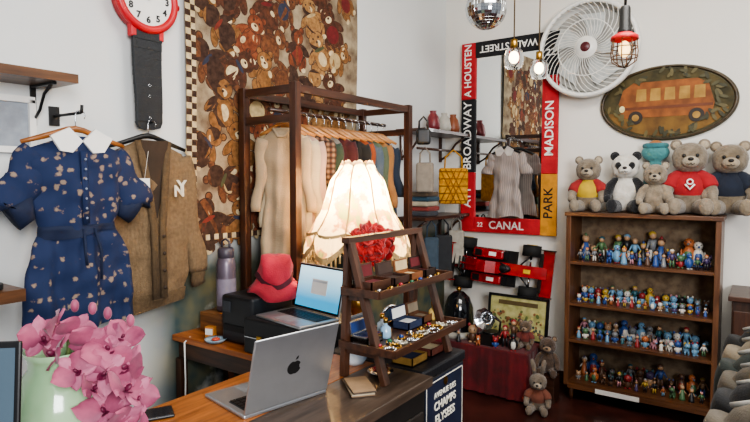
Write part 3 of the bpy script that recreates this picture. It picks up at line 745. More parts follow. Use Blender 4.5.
stems = [[(0, 0, -.02), L3(.02, 0, .04), L3(.02, .0, .07), L3(-.01, -.02, .09)], [(0, 0, -.02), L3(.05, 0, .06), L3(.09, -.01, .07), L3(.12, -.02, .03), L3(.14, -.03, -.03), L3(.15, -.03, -.12)], [(0, 0, -.02), L3(.04, .03, .05), L3(.09, .03, .07), L3(.12, .02, .06)]]
for st in stems:
    b = B(); b.tube(st, .004, STM, seg=6); b.obj('stem', g)
fl = [(-.015, -.03, .075, .95), (.02, -.04, .05, 1.0), (.045, -.02, .085, .9), (.01, -.02, .095, .85), (.075, -.02, .06, .95), (.105, -.02, .05, 1.0), (.13, .0, .07, .8), (.115, -.04, .01, 1.05), (.155, -.03, .02, .95), (.15, -.05, -.02, 1.05), (.17, -.03, -.04, .85), (.115, -.05, -.06, 1.0), (.15, -.05, -.085, 1.0), (.172, -.04, -.1, .75), (.12, -.05, -.12, 1.0), (.065, -.06, .02, .85), (.085, -.04, -.02, .85)]
for q, (r, f, z, s) in enumerate(fl):
    orchid(g, L3(r, f, z), (rnd.uniform(-.9, .5), rnd.uniform(-.8, .8), math.radians(35)+rnd.uniform(-1.2, 1.2)), s)
for r, z in ((.07, .125), (.035, .13), (.1, .115), (.145, .1)): B().sph(L3(r, 0, z), (.008, .008, .013), PET, u=10, v=8).obj('flower_bud', g)
g = root('tablet', 'black tablet on a stand beside the vase', 'tablet', (1.45, -4.307, 1.0), math.radians(42))
b = B(); b.box((0, .03, .01), (.1, .1, .02), BLK, bev=.004).cyl((0, .03, .02), (0, .012, .28), .01, BLK); b.obj('stand', g)
B().box((0, 0, .31), (.17, .008, .24), BLK, rot=(-.12, 0, 0), bev=.003).obj('tablet_body', g)
B().box((0, -.0055, .31), (.155, .001, .222), glow('#40505c', .25), rot=(-.12, 0, 0)).obj('screen', g)

# ---------------------------------------------------------------- mirror with banner frame
g = root('wall_mirror', 'tall wall mirror framed in red, black and yellow lettered banners', 'mirror', (.62, -.03, 2.05))
MW, MH, FW = .86, 1.66, .132
mr, nt, p = nodes('mat_mirror'); p.inputs['Base Color'].default_value = (.88, .9, .89, 1); p.inputs['Metallic'].default_value = 1; p.inputs['Roughness'].default_value = .015
B().box((0, -.005, 0), (MW-2*FW+.02, .01, MH-2*FW+.02), mr).obj('mirror_glass', g)
B().box((0, .012, 0), (MW-.02, .02, MH-.02), DKW).obj('backing', g)
CR = M('#b5222a', rough=.85, bump=.2, bscale=150); CB = M('#17181c', rough=.85, bump=.2, bscale=150); CY = M('#c98a2c', rough=.85, bump=.2, bscale=150)
def seg(x0, x1, z0, z1, mat, lab): B().bx((x0, -.03, z0), (x1, -.002, z1), mat, .004).obj('banner', g, label=lab)
hw, hh = MW/2, MH/2
seg(-hw, -hw+FW, .34, hh, CR, 'red banner strip'); seg(-hw, -hw+FW, -.3, .338, CB, 'black banner strip'); seg(-hw, -hw+FW, -hh, -.302, CR, 'red banner strip')
seg(hw-FW, hw, .48, hh, CB, 'black banner strip'); seg(hw-FW, hw, -.32, .478, CR, 'red banner strip'); seg(hw-FW, hw, -hh, -.322, CY, 'yellow banner strip')
seg(-hw+FW, hw-FW, hh-FW, hh, CB, 'black banner strip')
seg(-hw+FW, hw-FW, -hh, -hh+FW, CR, 'red banner strip')
V = (R90, -R90, 0); UP = (R90, pi, 0)
yl = -.032
text('A HOUSTEN', .092, WHITE, g, (-hw+FW/2, yl, .59), V, sx=.9, bold=.001)
text('BROADWAY', .105, WHITE, g, (-hw+FW/2, yl, .02), V, bold=.001)
text('A1Y', .105, WHITE, g, (-hw+FW/2, yl, -.52), V, bold=.001)
text('22', .075, WHITE, g, (hw-FW/2, yl, .66), bold=.001); text('MADISON', .1, WHITE, g, (hw-FW/2, yl, .05), V, bold=.001); text('PARK', .105, CB, g, (hw-FW/2, yl, -.56), V, bold=.001)
text('WALL STREET', .082, WHITE, g, (0, yl, hh-FW/2), UP, bold=.001); text('CANAL', .095, WHITE, g, (0, yl, -hh+FW/2), bold=.001); text('22', .055, WHITE, g, (-.24, yl, -hh+FW/2))
# grey striped dress in front of mirror
g = root('shirt_dress', 'grey striped short-sleeved shirt dress hung before the mirror', 'clothing', (.66, -.16, 1.93), -.2)
GS = stripes('#a0948e', '#837a76', 20, 'X')
b = B(); body_mesh(b, [(0, .055, .025), (-.02, .08, .03), (-.05, .15, .035), (-.2, .13, .04), (-.32, .12, .04), (-.4, .15, .045), (-.56, .17, .05)], GS, .012, 40); b.obj('dress_body', g)
for sx in (-1, 1):
    b = B(); sleeve(b, sx, (.12, -.05), (.19, -.2), .045, .055, GS, .5); b.obj('sleeve', g)
    b = B(); b.poly([(0, -.01), (sx*.03, .03), (sx*.09, .0), (sx*.07, -.05), (sx*.03, -.05)], .01, M('#c9c2bc', rough=.9), -.042); b.obj('collar', g)
hanger((.66, -.16, 1.955), -.2, BLK, 'thin black hanger holding the grey dress', w=.16)
b = B(); b.tube([(.66, -.16, 2.02), (.67, -.1, 2.035), (.66, -.045, 2.03)], .003, BLK, seg=6).cyl((.66, -.045, 2.03), (.66, -.04, 2.03), .02, CHROME); b.obj('suction_hook', label='small hook stuck on the mirror glass', cat='hook')

# ---------------------------------------------------------------- fan
g = root('wall_fan', 'round white wall fan with swirling wire grille', 'fan', (1.285, -.02, 2.69), sc=1.06)
FP = M('#e6e4dd', rough=.35, var=.05); FG = M('#a9a7a0', rough=.5)
b = B(); b.lathe([(.001, -.0), (.3, .0), (.34, .03), (.355, .09), (.35, .12), (.33, .13), (.32, .11)], FP, axis='y', seg=64); b.obj('housing', g)
b = B(); b.lathe([(.001, .03), (.3, .03)], FG, axis='y', seg=48); b.obj('back_plate', g, label='grey back plate')
for q in range(5):
    b = B(); a0 = q*2*pi/5; pts = []
    for t in [0, .25, .5, .75, 1]: pts.append((.05+.22*t, -.1+.9*t*t*.3))
    out = [(r*math.cos(a0+a-.25), r*math.sin(a0+a-.25)) for r, a in pts]+[(r*math.cos(a0+a+.45), r*math.sin(a0+a+.45)) for r, a in pts[::-1]]
    b.poly(out, .006, M('#cfd2cf', rough=.4), -.06); b.obj('fan_blade', g)
b = B()
for q in range(44):
    a0 = q*2*pi/44; b.tube([(r*math.cos(a0+.9*(r/.33)**1.3), -.12-.025*(1-(r/.33)**2), r*math.sin(a0+.9*(r/.33)**1.3)) for r in (.07, .13, .19, .25, .29, .335)], .0028, FP, seg=4)
for r in (.075, .2, .33): b.torus((0, -.12-.025*(1-(r/.33)**2), 0), r, .004, FP, rot=(R90, 0, 0), seg=48, rs=6)
b.obj('grille', g, label='white swirling wire grille')
b = B(); b.lathe([(.075, .14), (.07, .155), (.001, .16)], FP, axis='y'); b.obj('hub_cap', g)
B().lathe([(.035, .161), (.03, .168), (.001, .17)], M('#5a2228', rough=.4), axis='y').obj('badge', g, label='dark red round badge')

# ---------------------------------------------------------------- oval painting
g = root('oval_picture', 'oval wooden plaque painted with an orange bus in greenery', 'picture', (1.82, -.02, 2.245))
b = B()
n = 56; A_, B_ = .455, .275
b.poly([(A_*math.cos(2*pi*k/n), B_*math.sin(2*pi*k/n)) for k in range(n)], .02, wood('#57502f', '#37331e', 'x'), 0)
b.torus((0, -.004, 0), 1, .03, wood('#4c3a20', '#2e2412', 'x'), rot=(R90, 0, 0), sc=(A_*.965, B_*.95, .5), seg=64)
b.obj('plaque', g)
b = B(); GR = M('#54492a', rough=.8, col2='#34301c', scale=9); OCH = M('#80602e', rough=.8, col2='#5e4220', scale=7)
b.poly([(A_*.93*math.cos(2*pi*k/n), B_*.9*math.sin(2*pi*k/n)) for k in range(n)], .002, GR, -.004)
b.poly([(A_*.9*math.cos(t), B_*.87*math.sin(t)) for t in [pi+.25+(pi-.5)*k/20 for k in range(21)]], .001, OCH, -.006)
b.obj('painted_ground', g)
b = B(); BO = M('#945624', rough=.7, col2='#6c3c18', scale=12); BY = M('#b08a44', rough=.7, col2='#8a662c', scale=10)
b.poly([(-.3, -.1), (.29, -.1), (.31, -.02), (.27, .12), (.2, .16), (-.22, .16), (-.29, .11), (-.33, -.02)], .002, BO, -.009)
for k in range(5):
    x = -.2+.095*k; b.poly([(x, .02), (x+.072, .02), (x+.07, .11), (x+.005, .11)], .001, BY, -.011)
b.poly([(-.3, -.04), (.3, -.04), (.3, -.02), (-.3, -.02)], .001, M('#6a3414'), -.011)
for x in (-.2, .2):
    disc(b, x, -.1, .05, .05, 0, M('#2a1f18'), -.012, 20); disc(b, x, -.1, .025, .025, 0, BY, -.013, 16)
disc(b, -.295, -.03, .02, .025, 0, M('#e8d9a0'), -.012)
b.obj('painted_bus', g, label='painted orange bus')
b = B()
for q in range(60):
    a = rnd.uniform(0, 2*pi); r = rnd.uniform(.7, .88)
    disc(b, A_*r*math.cos(a), B_*r*math.sin(a), .03, .012, rnd.uniform(0, 3), M(rnd.choice(['#4f4a2c', '#3a3820', '#655a34'])), -.014-.0001*q, 8)
b.obj('painted_foliage', g, kind='stuff')

# ---------------------------------------------------------------- bookcase
g = root('display_bookcase', 'brown wooden four-tier display case crowded with toys', 'bookcase')
BW = wood('#6a4429', '#4b2d19', 'x'); BWZ = wood('#6a4429', '#4b2d19', 'z')
X0, X1, Y0, Y1 = 1.215, 2.215, -.35, -.03
for x in (X0, X1-.035): B().bx((x, Y0, .12), (x+.035, Y1, 1.435), BWZ, .003).obj('side_panel', g)
B().bx((X0-.01, Y0-.01, 1.41), (X1+.01, Y1, 1.44), BW, .003).obj('top_panel', g)
B().bx((X0+.035, Y1-.015, .14), (X1-.035, Y1, 1.41), M('#7c6a54', rough=.8, col2='#5b4a3a')).obj('back_panel', g)
SH_Z = [.15, .475, .755, 1.07]
for z in SH_Z: B().bx((X0+.035, Y0+.005, z-.022), (X1-.035, Y1-.015, z), BW).obj('shelf_board', g)
B().bx((X0+.03, Y0-.002, .1), (X1-.03, Y0+.02, .13), BW).obj('bottom_rail', g)
for x in (X0+.05, X1-.05):
    for yy in (Y0+.04, Y1-.04):
        b = B(); b.cyl((x, yy, .12), (x, yy, 0), .022, BWZ, r2=.013, seg=12); b.obj('leg', g)
PAL = {'red': '#8c2a2c', 'blue': '#33508a', 'pale blue': '#6c94b0', 'white': '#cfcac0', 'yellow': '#b0923c', 'green': '#4c6c4a', 'orange': '#a8623a', 'pink': '#b4808a', 'brown': '#5a4030', 'black': '#202024', 'purple': '#4c4064', 'tan': '#a8886a', 'teal': '#33606a', 'grey': '#77797c'}
def toy(kind, h, c1, c2, c3):
    b = B(); m1, m2, m3 = plas(PAL[c1]), plas(PAL[c2]), plas(PAL[c3]); sk = plas('#b8916e'); dk = plas('#1a1a1c')
    U = dict(u=8, v=6)
    if kind == 0:
        for s in (-1, 1):
            b.cyl((s*.09*h, 0, .02*h), (s*.06*h, 0, .42*h), .055*h, m2, seg=8).sph((s*.09*h, -.03*h, .03*h), (.06*h, .09*h, .03*h), dk, **U)
            b.cyl((s*.12*h, 0, .7*h), (s*.23*h, -.06*h, .46*h), .035*h, m1, seg=8).sph((s*.235*h, -.07*h, .44*h), .04*h, sk, **U)
        b.cyl((0, 0, .4*h), (0, 0, .74*h), .085*h, m1, r2=.13*h, seg=10).sph((0, 0, .86*h), .11*h, sk, **U)
        b.sph((0, .025*h, .91*h), (.125*h, .115*h, .1*h), m3, **U)
    elif kind == 1:
        b.sph((0, 0, .27*h), (.2*h, .17*h, .27*h), m1, **U).sph((0, -.02*h, .66*h), (.25*h, .22*h, .24*h), m2, **U)
        for s in (-1, 1):
            b.sph((s*.17*h, 0, .89*h), (.08*h, .05*h, .1*h), m3, **U).sph((s*.09*h, -.22*h, .68*h), .03*h, dk, **U)
            b.sph((s*.12*h, -.08*h, .05*h), (.09*h, .12*h, .05*h), m2, **U).sph((s*.22*h, -.04*h, .32*h), (.06*h, .06*h, .11*h), m1, **U)
    elif kind == 2:
        b.sph((0, .05*h, .38*h), (.22*h, .36*h, .22*h), m1, **U).sph((0, -.25*h, .72*h), (.22*h, .22*h, .22*h), m1, **U).sph((0, -.44*h, .66*h), (.1*h, .08*h, .08*h), m2, **U)
        for s in (-1, 1):
            b.sph((s*.14*h, -.22*h, .93*h), (.06*h, .04*h, .1*h), m3, **U)
            for yy in (-.15, .25): b.cyl((s*.12*h, yy*h, 0), (s*.12*h, yy*h, .3*h), .07*h, m1, seg=8)
        b.tube([(0, .38*h, .45*h), (0, .5*h, .6*h), (0, .48*h, .8*h)], .04*h, m3, seg=6)
    elif kind == 3:
        b.lathe([(.001, 0), (.2*h, 0), (.17*h, .1*h), (.09*h, .62*h), (.001, .64*h)], m1, seg=10).sph((0, 0, .76*h), .13*h, sk, **U).sph((0, .04*h, .8*h), (.145*h, .14*h, .14*h), m2, **U)
        b.cyl((0, 0, .88*h), (0, .03*h, 1.0*h), .08*h, m3, r2=.02*h, seg=8)
        for s in (-1, 1): b.cyl((s*.08*h, 0, .58*h), (s*.2*h, -.08*h, .38*h), .035*h, m2, seg=6)
    else:
        b.sph((0, 0, .36*h), (.22*h, .2*h, .36*h), m1, **U).sph((0, -.07*h, .33*h), (.17*h, .16*h, .28*h), m2, **U).sph((0, 0, .8*h), (.17*h, .17*h, .17*h), m1, **U)
        b.cyl((0, -.14*h, .78*h), (0, -.26*h, .76*h), .05*h, m3, r2=.01*h, seg=8)
        for s in (-1, 1): b.sph((s*.22*h, 0, .4*h), (.04*h, .1*h, .2*h), m1, **U).sph((s*.09*h, -.1*h, .03*h), (.09*h, .12*h, .03*h), m3, **U).sph((s*.07*h, -.14*h, .85*h), .025*h, dk, **U)
    return b
KN_ = ['standing toy figure, %s top, %s hair', 'round big-headed toy figure, %s body, %s ears', 'four-legged toy animal, %s with %s ears', 'toy figure in %s robe, %s hat', 'chubby toy bird, %s with %s beak']
keys = list(PAL)
for li, z in enumerate(SH_Z):
    for row in range(2):
        cnt = [13, 15, 17, 15][li]+(2 if row else 0)
        for q in range(cnt):
            hmin, hmax = [((.13, .19), (.07, .12)), ((.12, .17), (.07, .1)), ((.11, .16), (.06, .09)), ((.16, .25), (.08, .14))][li][row]
            h = rnd.uniform(hmin, hmax); kd = rnd.choice([0, 0, 1, 2, 3, 0, 1, 4, 3] if li in (0, 3) else [1, 1, 4, 0, 2, 3, 1])
            w = {0: [('brown', 4), ('tan', 3), ('green', 3), ('black', 3)], 1: [('pale blue', 6), ('white', 5), ('blue', 5)], 2: [('pale blue', 5), ('red', 4), ('yellow', 2), ('blue', 3), ('white', 4)], 3: [('purple', 3), ('blue', 3), ('green', 3), ('grey', 3), ('black', 4), ('white', 2)]}[li]
            pool = keys+[k for k, n_ in w for _ in range(n_)]
            c1, c2, c3 = rnd.choice(pool), rnd.choice(pool), rnd.choice(keys)
            sp = .88/cnt; h2 = min(h, sp/.5) if kd == 1 else h
            if kd == 2: h2 = min(h, .09)
            x = X0+.06+sp*(q+.5)
            yy = (-.27 if row else -.125)+rnd.uniform(-.012, .012)
            toy(kd, h2, c1, c2, c3).obj('toy_figure', label='small '+KN_[kd] % (c1, c3), cat='toy figure', loc=(x, yy, z), rot=(0, 0, rnd.uniform(-.5, .5)+.3), group='toy figures in the display case')
b = B(); b.bx((0, 0, 0), (.3, .003, .035), WHITE); sg = b.obj('shelf_sign', label='narrow white strip sign on the case bottom rail', cat='sign', loc=(1.45, Y0-.006, .098))

# ---------------------------------------------------------------- plush
def bear(loc, s, rz, f1, f2, label, shirt=None, ears=None, panda=False, emblem=None, rabbit=False, group='plush toys', lab2='small knitted shirt', trim=None):
    g = root('plush_'+('rabbit' if rabbit else 'panda' if panda else 'bear'), label, 'plush toy', loc, rz, group, sc=s)
    F = fur(*f1) if isinstance(f1, tuple) else fur(f1); E = fur(ears) if ears else F; F2 = fur(f2)
    b = B(); b.sph((0, 0, .28), (.19, .16, .27), F, u=20, v=14); b.sph((0, -.0, .52), (.1, .1, .1), F); o = b.obj('body', g); remesh(o, .022)
    b = B(); b.sph((0, -.02, .7), (.2, .175, .18), F, u=20, v=14).sph((0, -.03, .63), (.19, .16, .12), F, u=20, v=14); o = b.obj('head', g); remesh(o, .022)
    for sx in (-1, 1):
        if rabbit:
            b = B(); b.tube([(sx*.08, 0, .84), (sx*.1, 0, 1.0), (sx*.13, -.02, 1.14), (sx*.14, -.03, 1.2)], [.04, .055, .05, .02], E, seg=10, fy=.5)
        else:
            b = B(); b.sph((sx*.15, .0, .85), (.07, .04, .07), E).sph((sx*.15, -.03, .848), (.045, .02, .045), F2 if not panda else E)
        b.obj('ear', g)
        b = B(); b.tube([(sx*.14, -.02, .47), (sx*.2, -.05, .4), (sx*.24, -.12, .27), (sx*.235, -.17, .22)], [.065, .075, .07, .06], E, seg=12).sph((sx*.235, -.18, .21), .066, E).sph((sx*.14, -.02, .47), .065, E); o = b.obj('arm', g); remesh(o, .02, 2)
        b = B(); b.tube([(sx*.1, -.02, .1), (sx*.14, -.16, .1), (sx*.16, -.3, .09)], [.1, .095, .08], E, seg=12).sph((sx*.165, -.33, .11), (.085, .055, .11), E).sph((sx*.1, -.02, .1), .1, E)
        o = b.obj('leg', g); remesh(o, .022, 2)
        if panda: B().sph((sx*.085, -.165, .7), (.05, .03, .06), fur('#1c1c1e'), rot=(0, sx*.5, 0)).obj('eye_patch', g, label='black eye patch')
        B().sph((sx*.07, -.188, .715), (.02, .014, .022), plas('#0c0c0c')).obj('eye', g)
    B().sph((0, -.175, .64), (.095, .08, .07), F2).obj('muzzle', g)
    B().sph((0, -.25, .67), (.032, .02, .022), plas('#181312')).obj('nose', g)
    B().tube([(-.04, -.246, .615), (-.015, -.258, .605), (0, -.258, .625), (.015, -.258, .605), (.04, -.246, .615)], .005, plas('#181312'), seg=5).obj('mouth', g)
    if shirt:
        SM = cloth(shirt); b = B(); b.sph((0, 0, .33), (.205, .178, .21), SM, u=20, v=14)
        b.sph((0, 0, .5), (.115, .11, .06), SM)
        o = b.obj('shirt', g, label=lab2); remesh(o, .022, 2)
        for sx in (-1, 1):
            b = B(); TM_ = cloth(trim) if trim else SM
            b.tube([(sx*.12, -.01, .46), (sx*.2, -.05, .4), (sx*.23, -.1, .32)], [.09, .098, .092], TM_, seg=12).sph((sx*.12, -.01, .46), .09, TM_)
            o = b.obj('shirt_sleeve', g); remesh(o, .022, 2)
        if emblem:
            b = B(); b.tube([(-.05, -.188, .37), (0, -.2, .31), (.05, -.188, .37)], .012, WHITE, seg=6).torus((0, -.194, .4), .03, .009, WHITE, rot=(R90, 0, 0), seg=16, rs=6); b.obj('emblem', g, label='white shirt emblem')
    return g
T = 1.44
bear((1.33, -.19, T), .46, .1, ('#8f8270', '#6e6252'), '#b3a58f', 'grey-beige plush bear in yellow shirt with red sleeves', '#c9a832', lab2='mustard yellow shirt', trim='#9a2a2a')
bear((1.585, -.16, T), .49, .15, ('#e0dcd2', '#c4beb2'), '#e8e4da', 'black and white plush panda sitting on the case', None, '#1c1c1f', True)
bear((1.8, -.25, T), .4, .1, ('#9a8c78', '#776a59'), '#b8aa93', 'small grey-tan plush bear without clothes on the case')
bear((2.0, -.16, T), .57, .15, ('#8f8270', '#6e6252'), '#b3a58f', 'large plush bear in red shirt with white emblem', '#a82228', emblem='y', lab2='red shirt')
bear((2.235, -.11, T), .55, .1, ('#887a66', '#685c4b'), '#a89880', 'plush bear in dark navy shirt on case corner', '#1c2434', lab2='dark navy shirt')
g = root('plush_toy', 'teal plush with brown pom behind the small bear', 'plush toy', (1.77, -.08, T), 0, 'plush toys')
b = B(); b.sph((0, 0, .2), (.08, .05, .2), fur('#4d8a8c')).sph((0, 0, .44), (.1, .05, .07), fur('#7ab0ac')); o = b.obj('body', g); remesh(o, .012)
b = B(); b.torus((0, 0, .49), .07, .02, fur('#3f7a80'), sc=(1, .6, 1)).sph((0, 0, .5), (.05, .03, .03), fur('#b8743c')); b.obj('cap', g)

# ---------------------------------------------------------------- wall shelf near corner & bags
g = root('coat_shelf', 'dark wooden wall shelf with brackets and hanging rod', 'shelf')
for z in (2.06, 1.36):
    B().bx((.005, -.85, z), (.28, -.05, z+.025), DKY).obj('shelf_board', g)
    for yy in (-.78, -.12):
        b = B(); b.bx((.005, yy-.012, z-.22), (.025, yy+.012, z), DKW).tube([(.02, yy, z-.2), (.09, yy, z-.16), (.17, yy, z-.06), (.25, yy, z-.01)], .01, DKW, seg=6); b.obj('bracket', g)
B().cyl((.2, -.84, 1.93), (.2, -.06, 1.93), .01, DKW).obj('hanging_rod', g)
def bag(loc, rz, w, h, d, mat, label, handle, lattice=False):
    g = root('hanging_bag', label, 'bag', loc, rz)
    b = B(); b.box((0, 0, -h/2), (w, d, h), mat, bev=.02, seg=3)
    if lattice:
        m2 = M('#8c5a12', rough=.9)
        for q in range(6): b.tube([(-w/2+.01+q*(w-.02)/5, -d/2-.003, -.01), (-w/2+.01+((q+3) % 6)*(w-.02)/5, -d/2-.003, -h+.01)], .004, m2, seg=5)
        for q in range(5): b.tube([(-w/2, -d/2-.004, -.03-q*h/5), (w/2, -d/2-.004, -.03-q*h/5)], .004, m2, seg=5)
    b.obj('bag_body', g)
    B().tube([(-w*.3, 0, -.01), (-w*.28, 0, handle*.6), (0, 0, handle), (w*.28, 0, handle*.6), (w*.3, 0, -.01)], .007, mat, seg=6).obj('handle', g)
bag((.3, -.42, 1.78), .5, .24, .3, .05, M('#c9912a', rough=.9, col2='#a3701a', scale=30), 'mustard yellow woven crochet bag hanging under shelf', .15, True)
bag((.2, -.72, 1.82), .4, .14, .24, .06, M('#94887a', rough=.8), 'pale canvas bag hanging from the rod', .12)
bag((.52, -1.3, 2.03), .5, .1, .11, .04, BLK, 'small black leather handbag hanging at rack end', .08)
bag((.22, -.45, 1.22), .5, .16, .34, .04, M('#26282c', rough=.8), 'black tote bag hanging below the shelf', .14)
bag((.22, -.2, 1.24), .5, .14, .3, .04, M('#a09a8e', rough=.8), 'white cloth bag hanging below the shelf', .12)
bag((.24, -.68, 1.22), .5, .12, .3, .04, M('#3a4a58', rough=.8), 'slate blue cloth bag hanging below the shelf', .14)
for q, (x, yy, c, nm) in enumerate([(.15, -.3, '#b5b0a4', 'grey'), (.16, -.16, '#8a4a2a', 'rust'), (.15, -.5, '#7a2a30', 'dark red')]):
    b = B(); b.lathe([(.001, 0), (.05, 0), (.06, .05), (.045, .12), (.025, .15), (.03, .17)], M(c, rough=.4), seg=20); b.obj('pottery_jar', label=nm+' pottery jar on the upper wall shelf', cat='jar', loc=(x, yy, 2.085))
for q in range(5):
    b = B(); b.box((0, 0, .02), (.16, .2, .038), cloth(['#3a3c44', '#8a3a34', '#b4a890', '#2c4a5c', '#5a4a3a'][q]), bev=.012); b.obj('folded_cloth', label=['charcoal', 'red', 'beige', 'blue', 'brown'][q]+' folded garment stacked on lower shelf', cat='clothing', loc=(.14, -.62+.02*(q % 2), 1.385+.04*q), group='folded clothes on the wall shelf')

# ---------------------------------------------------------------- low red table with toys
g = root('cloth_table', 'low table draped in dark red cloth', 'table', (0, 0, 0))
RC = cloth('#641018', '#440a10')
b = B(); b.bx((.1, -.62, .345), (1.02, -.02, .38), RC, .01); b.obj('cloth_top', g)
b = B(); n = 90
top = []; bot = []
for k in range(n+1):
    t = k/n*(.6+.92)
    if t < .92: x, yy, nxx, nyy = .1+t, -.625, 0, -1
    else: x, yy, nxx, nyy = 1.025, -.625+(t-.92), 1, 0
    w = .018*math.sin(k*.9)+.01*math.sin(k*.37)
    top.append(b.bm.verts.new((x, yy, .37))); bot.append(b.bm.verts.new((x+nxx*abs(w), yy+nyy*abs(w), .02)))
for k in range(n): b.bm.faces.new((top[k], top[k+1], bot[k+1], bot[k]))
b.fin(top+bot, RC, True); b.obj('cloth_drape', g)
for x in (.15, .97):
    for yy in (-.57, -.08): B().bx((x-.02, yy-.02, 0), (x+.02, yy+.02, .345), DKW).obj('leg', g)
# race car mounted with its top facing the room
g = root('model_race_car', 'large red model racing car hung on the wall, black tyres', 'model car', (.56, -.03, .925), 0, rot=(R90-.12, .06, 0), sc=1.08)
CRD = M('#a81018', rough=.25, var=.4, coat=.6); TY = M('#151515', rough=.8)
b = B()
b.poly([(-.38, .05), (.40, .04), (.40, .07), (.2, .12), (.08, .14), (.04, .2), (-.03, .24), (-.1, .235), (-.3, .13), (-.38, .1)], .09, CRD, -.045)
b.poly([(-.3, .045), (.16, .045), (.16, .07), (-.3, .07)], .28, BLK, -.14)
b.obj('car_body', g)
b = B(); b.poly([(-.34, .13), (-.12, .235), (-.1, .24), (-.1, .2), (-.34, .1)], .012, CRD, -.006).box((-.2, 0, .15), (.12, .11, .03), BLK, bev=.006)
for k in range(5): b.box((-.16-.03*k, 0, .168), (.012, .1, .006), CHROME)
b.obj('engine_cover', g, label='black vented engine cover with red fin')
for s in (-1, 1):
    b = B(); b.box((-.06, s*.1, .1), (.26, .075, .07), CRD, bev=.018).box((.08, s*.1, .105), (.02, .06, .05), BLK).box((-.14, s*.1, .136), (.06, .05, .004), BLK); b.obj('side_pod', g)
b = B(); b.box((.4, 0, .05), (.09, .36, .012), CRD, bev=.003)
for s in (-1, 1): b.box((.4, s*.18, .065), (.1, .008, .06), BLK)
b.box((.35, 0, .055), (.03, .3, .01), BLK); b.obj('front_wing', g)
b = B(); b.box((-.38, 0, .2), (.09, .3, .012), CRD, bev=.003).box((-.33, 0, .18), (.03, .3, .01), BLK)
for s in (-1, 1): b.box((-.37, s*.15, .16), (.11, .008, .12), CRD)
b.box((-.36, 0, .12), (.02, .03, .12), BLK); b.obj('rear_wing', g)
b = B(); b.sph((.07, 0, .14), (.075, .036, .03), BLK).torus((.06, 0, .165), .05, .006, BLK, sc=(1.2, .8, 1)); b.obj('cockpit', g)
for x, r in ((.27, .07), (-.27, .078)):
    for s in (-1, 1):
        b = B(); b.cyl((x, s*.12, r), (x, s*.205, r), r, TY, seg=28).cyl((x, s*.206, r), (x, s*.21, r), r*.6, M('#c0a040', rough=.3, metal=.6), seg=20); b.cyl((x, s*.04, r), (x, s*.12, r), .008, CHROME)
        b.cyl((x-.08, s*.04, r), (x, s*.12, r), .006, BLK); b.obj('wheel', g)
for s in (-1, 1): B().box((-.02, s*.1, .1365), (.06, .03, .003), WHITE).obj('sticker', g, label='white sticker')
B().box((.26, 0, .1), (.05, .03, .03), M('#e0b830')).obj('sticker', g, label='yellow nose sticker')
# framed board
g = root('picture_frame', 'framed yellow-green vintage poster leaning on the wall', 'picture', (.8, -.26, .382), 0, rot=(-.12, 0, -.05))
b = B(); W_, H_ = .5, .34
for s in (-1, 1): b.box((s*W_/2, 0, H_/2), (.02, .02, H_+.02), BLK)
b.box((0, 0, .0), (W_+.02, .02, .02), BLK).box((0, 0, H_), (W_+.02, .02, .02), BLK); b.obj('frame', g)
b = B(); b.box((0, .002, H_/2), (W_-.02, .006, H_-.02), M('#b8b27c', rough=.7, col2='#8c8a52', scale=14)); b.obj('poster', g)
b = B()
for q in range(90):
    disc(b, rnd.uniform(-.21, .21), rnd.uniform(.03, .23), rnd.uniform(.008, .02), rnd.uniform(.006, .014), rnd.uniform(0, 3), M(rnd.choice(['#5c6a3a', '#7a4a2a', '#c8b46a', '#3a4a40', '#8a5a3c'])), -.002-.00003*q, 10)
b.box((0, -.003, .285), (.34, .002, .035), M('#5a4a2c')); b.obj('poster_picture', g, kind='stuff')
g = root('cloche', 'black domed glass cloche on a pale base', 'cloche', (.36, -.42, .38), sc=1.2)
B().lathe([(.001, 0), (.12, 0), (.125, .02), (.11, .04), (.001, .04)], M('#a8a49a', rough=.4)).obj('base', g)
b = B(); b.lathe([(.1, .04), (.105, .12), (.1, .2), (.075, .27), (.035, .305), (.001, .31)], M('#15171b', rough=.08, coat=.8)).sph((0, 0, .325), .018, BRASS); b.obj('dome', g)
g = root('gramophone', 'miniature gramophone with silver horn and black box', 'gramophone', (.68, -.5, .38))
B().box((0, 0, .045), (.16, .16, .09), M('#1c1a1a', rough=.4), bev=.006).obj('box_body', g)
B().cyl((0, 0, .09), (0, 0, .1), .065, BLK, seg=28).obj('turntable', g)
b = B(); b.tube([(.05, .06, .09), (.06, .06, .17), (.03, .02, .21), (.0, -.03, .22)], [.008, .01, .014, .02], CHROME, seg=10); b.obj('tone_arm', g)
b = B(); b.lathe([(.02, 0), (.03, .04), (.05, .07), (.085, .09)], CHROME, axis='y', c=(0, -.03, .22), fn=lambda r, z, t: (r*(1+.05*math.cos(8*t)), z), seg=32); b.obj('horn', g)
for q, (x, yy, h, a, c_, d_) in enumerate([(.55, -.55, .16, 1, 'brown', 'tan'), (.81, -.52, .17, 0, 'red', 'black'), (.9, -.58, .14, 4, 'black', 'white'), (.18, -.56, .15, 3, 'grey', 'white'), (.76, -.59, .1, 1, 'blue', 'red'), (.62, -.6, .09, 2, 'orange', 'white'), (.45, -.6, .1, 3, 'black', 'grey'), (.84, -.42, .2, 0, 'brown', 'black')]):
    toy(a, h, c_, d_, 'red').obj('toy_figure', label=KN_[a] % (c_, 'red')+', red cloth', cat='toy figure', loc=(x, yy, .38), rot=(0, 0, .4))
g = root('wooden_block', 'small dark wooden stool block', 'stool'); B().bx((1.045, -.5, 0), (1.19, -.36, .2), DKX, .005).obj('block', g)
bear((1.115, -.42, .2), .32, .2, ('#5c483a', '#403228'), '#94795e', 'dark brown plush bear beside the display case')
bear((.95, -.45, .38), .24, .1, ('#6a543e', '#4c3c2c'), '#a08468', 'small brown plush bear on red cloth', '#6c302a')
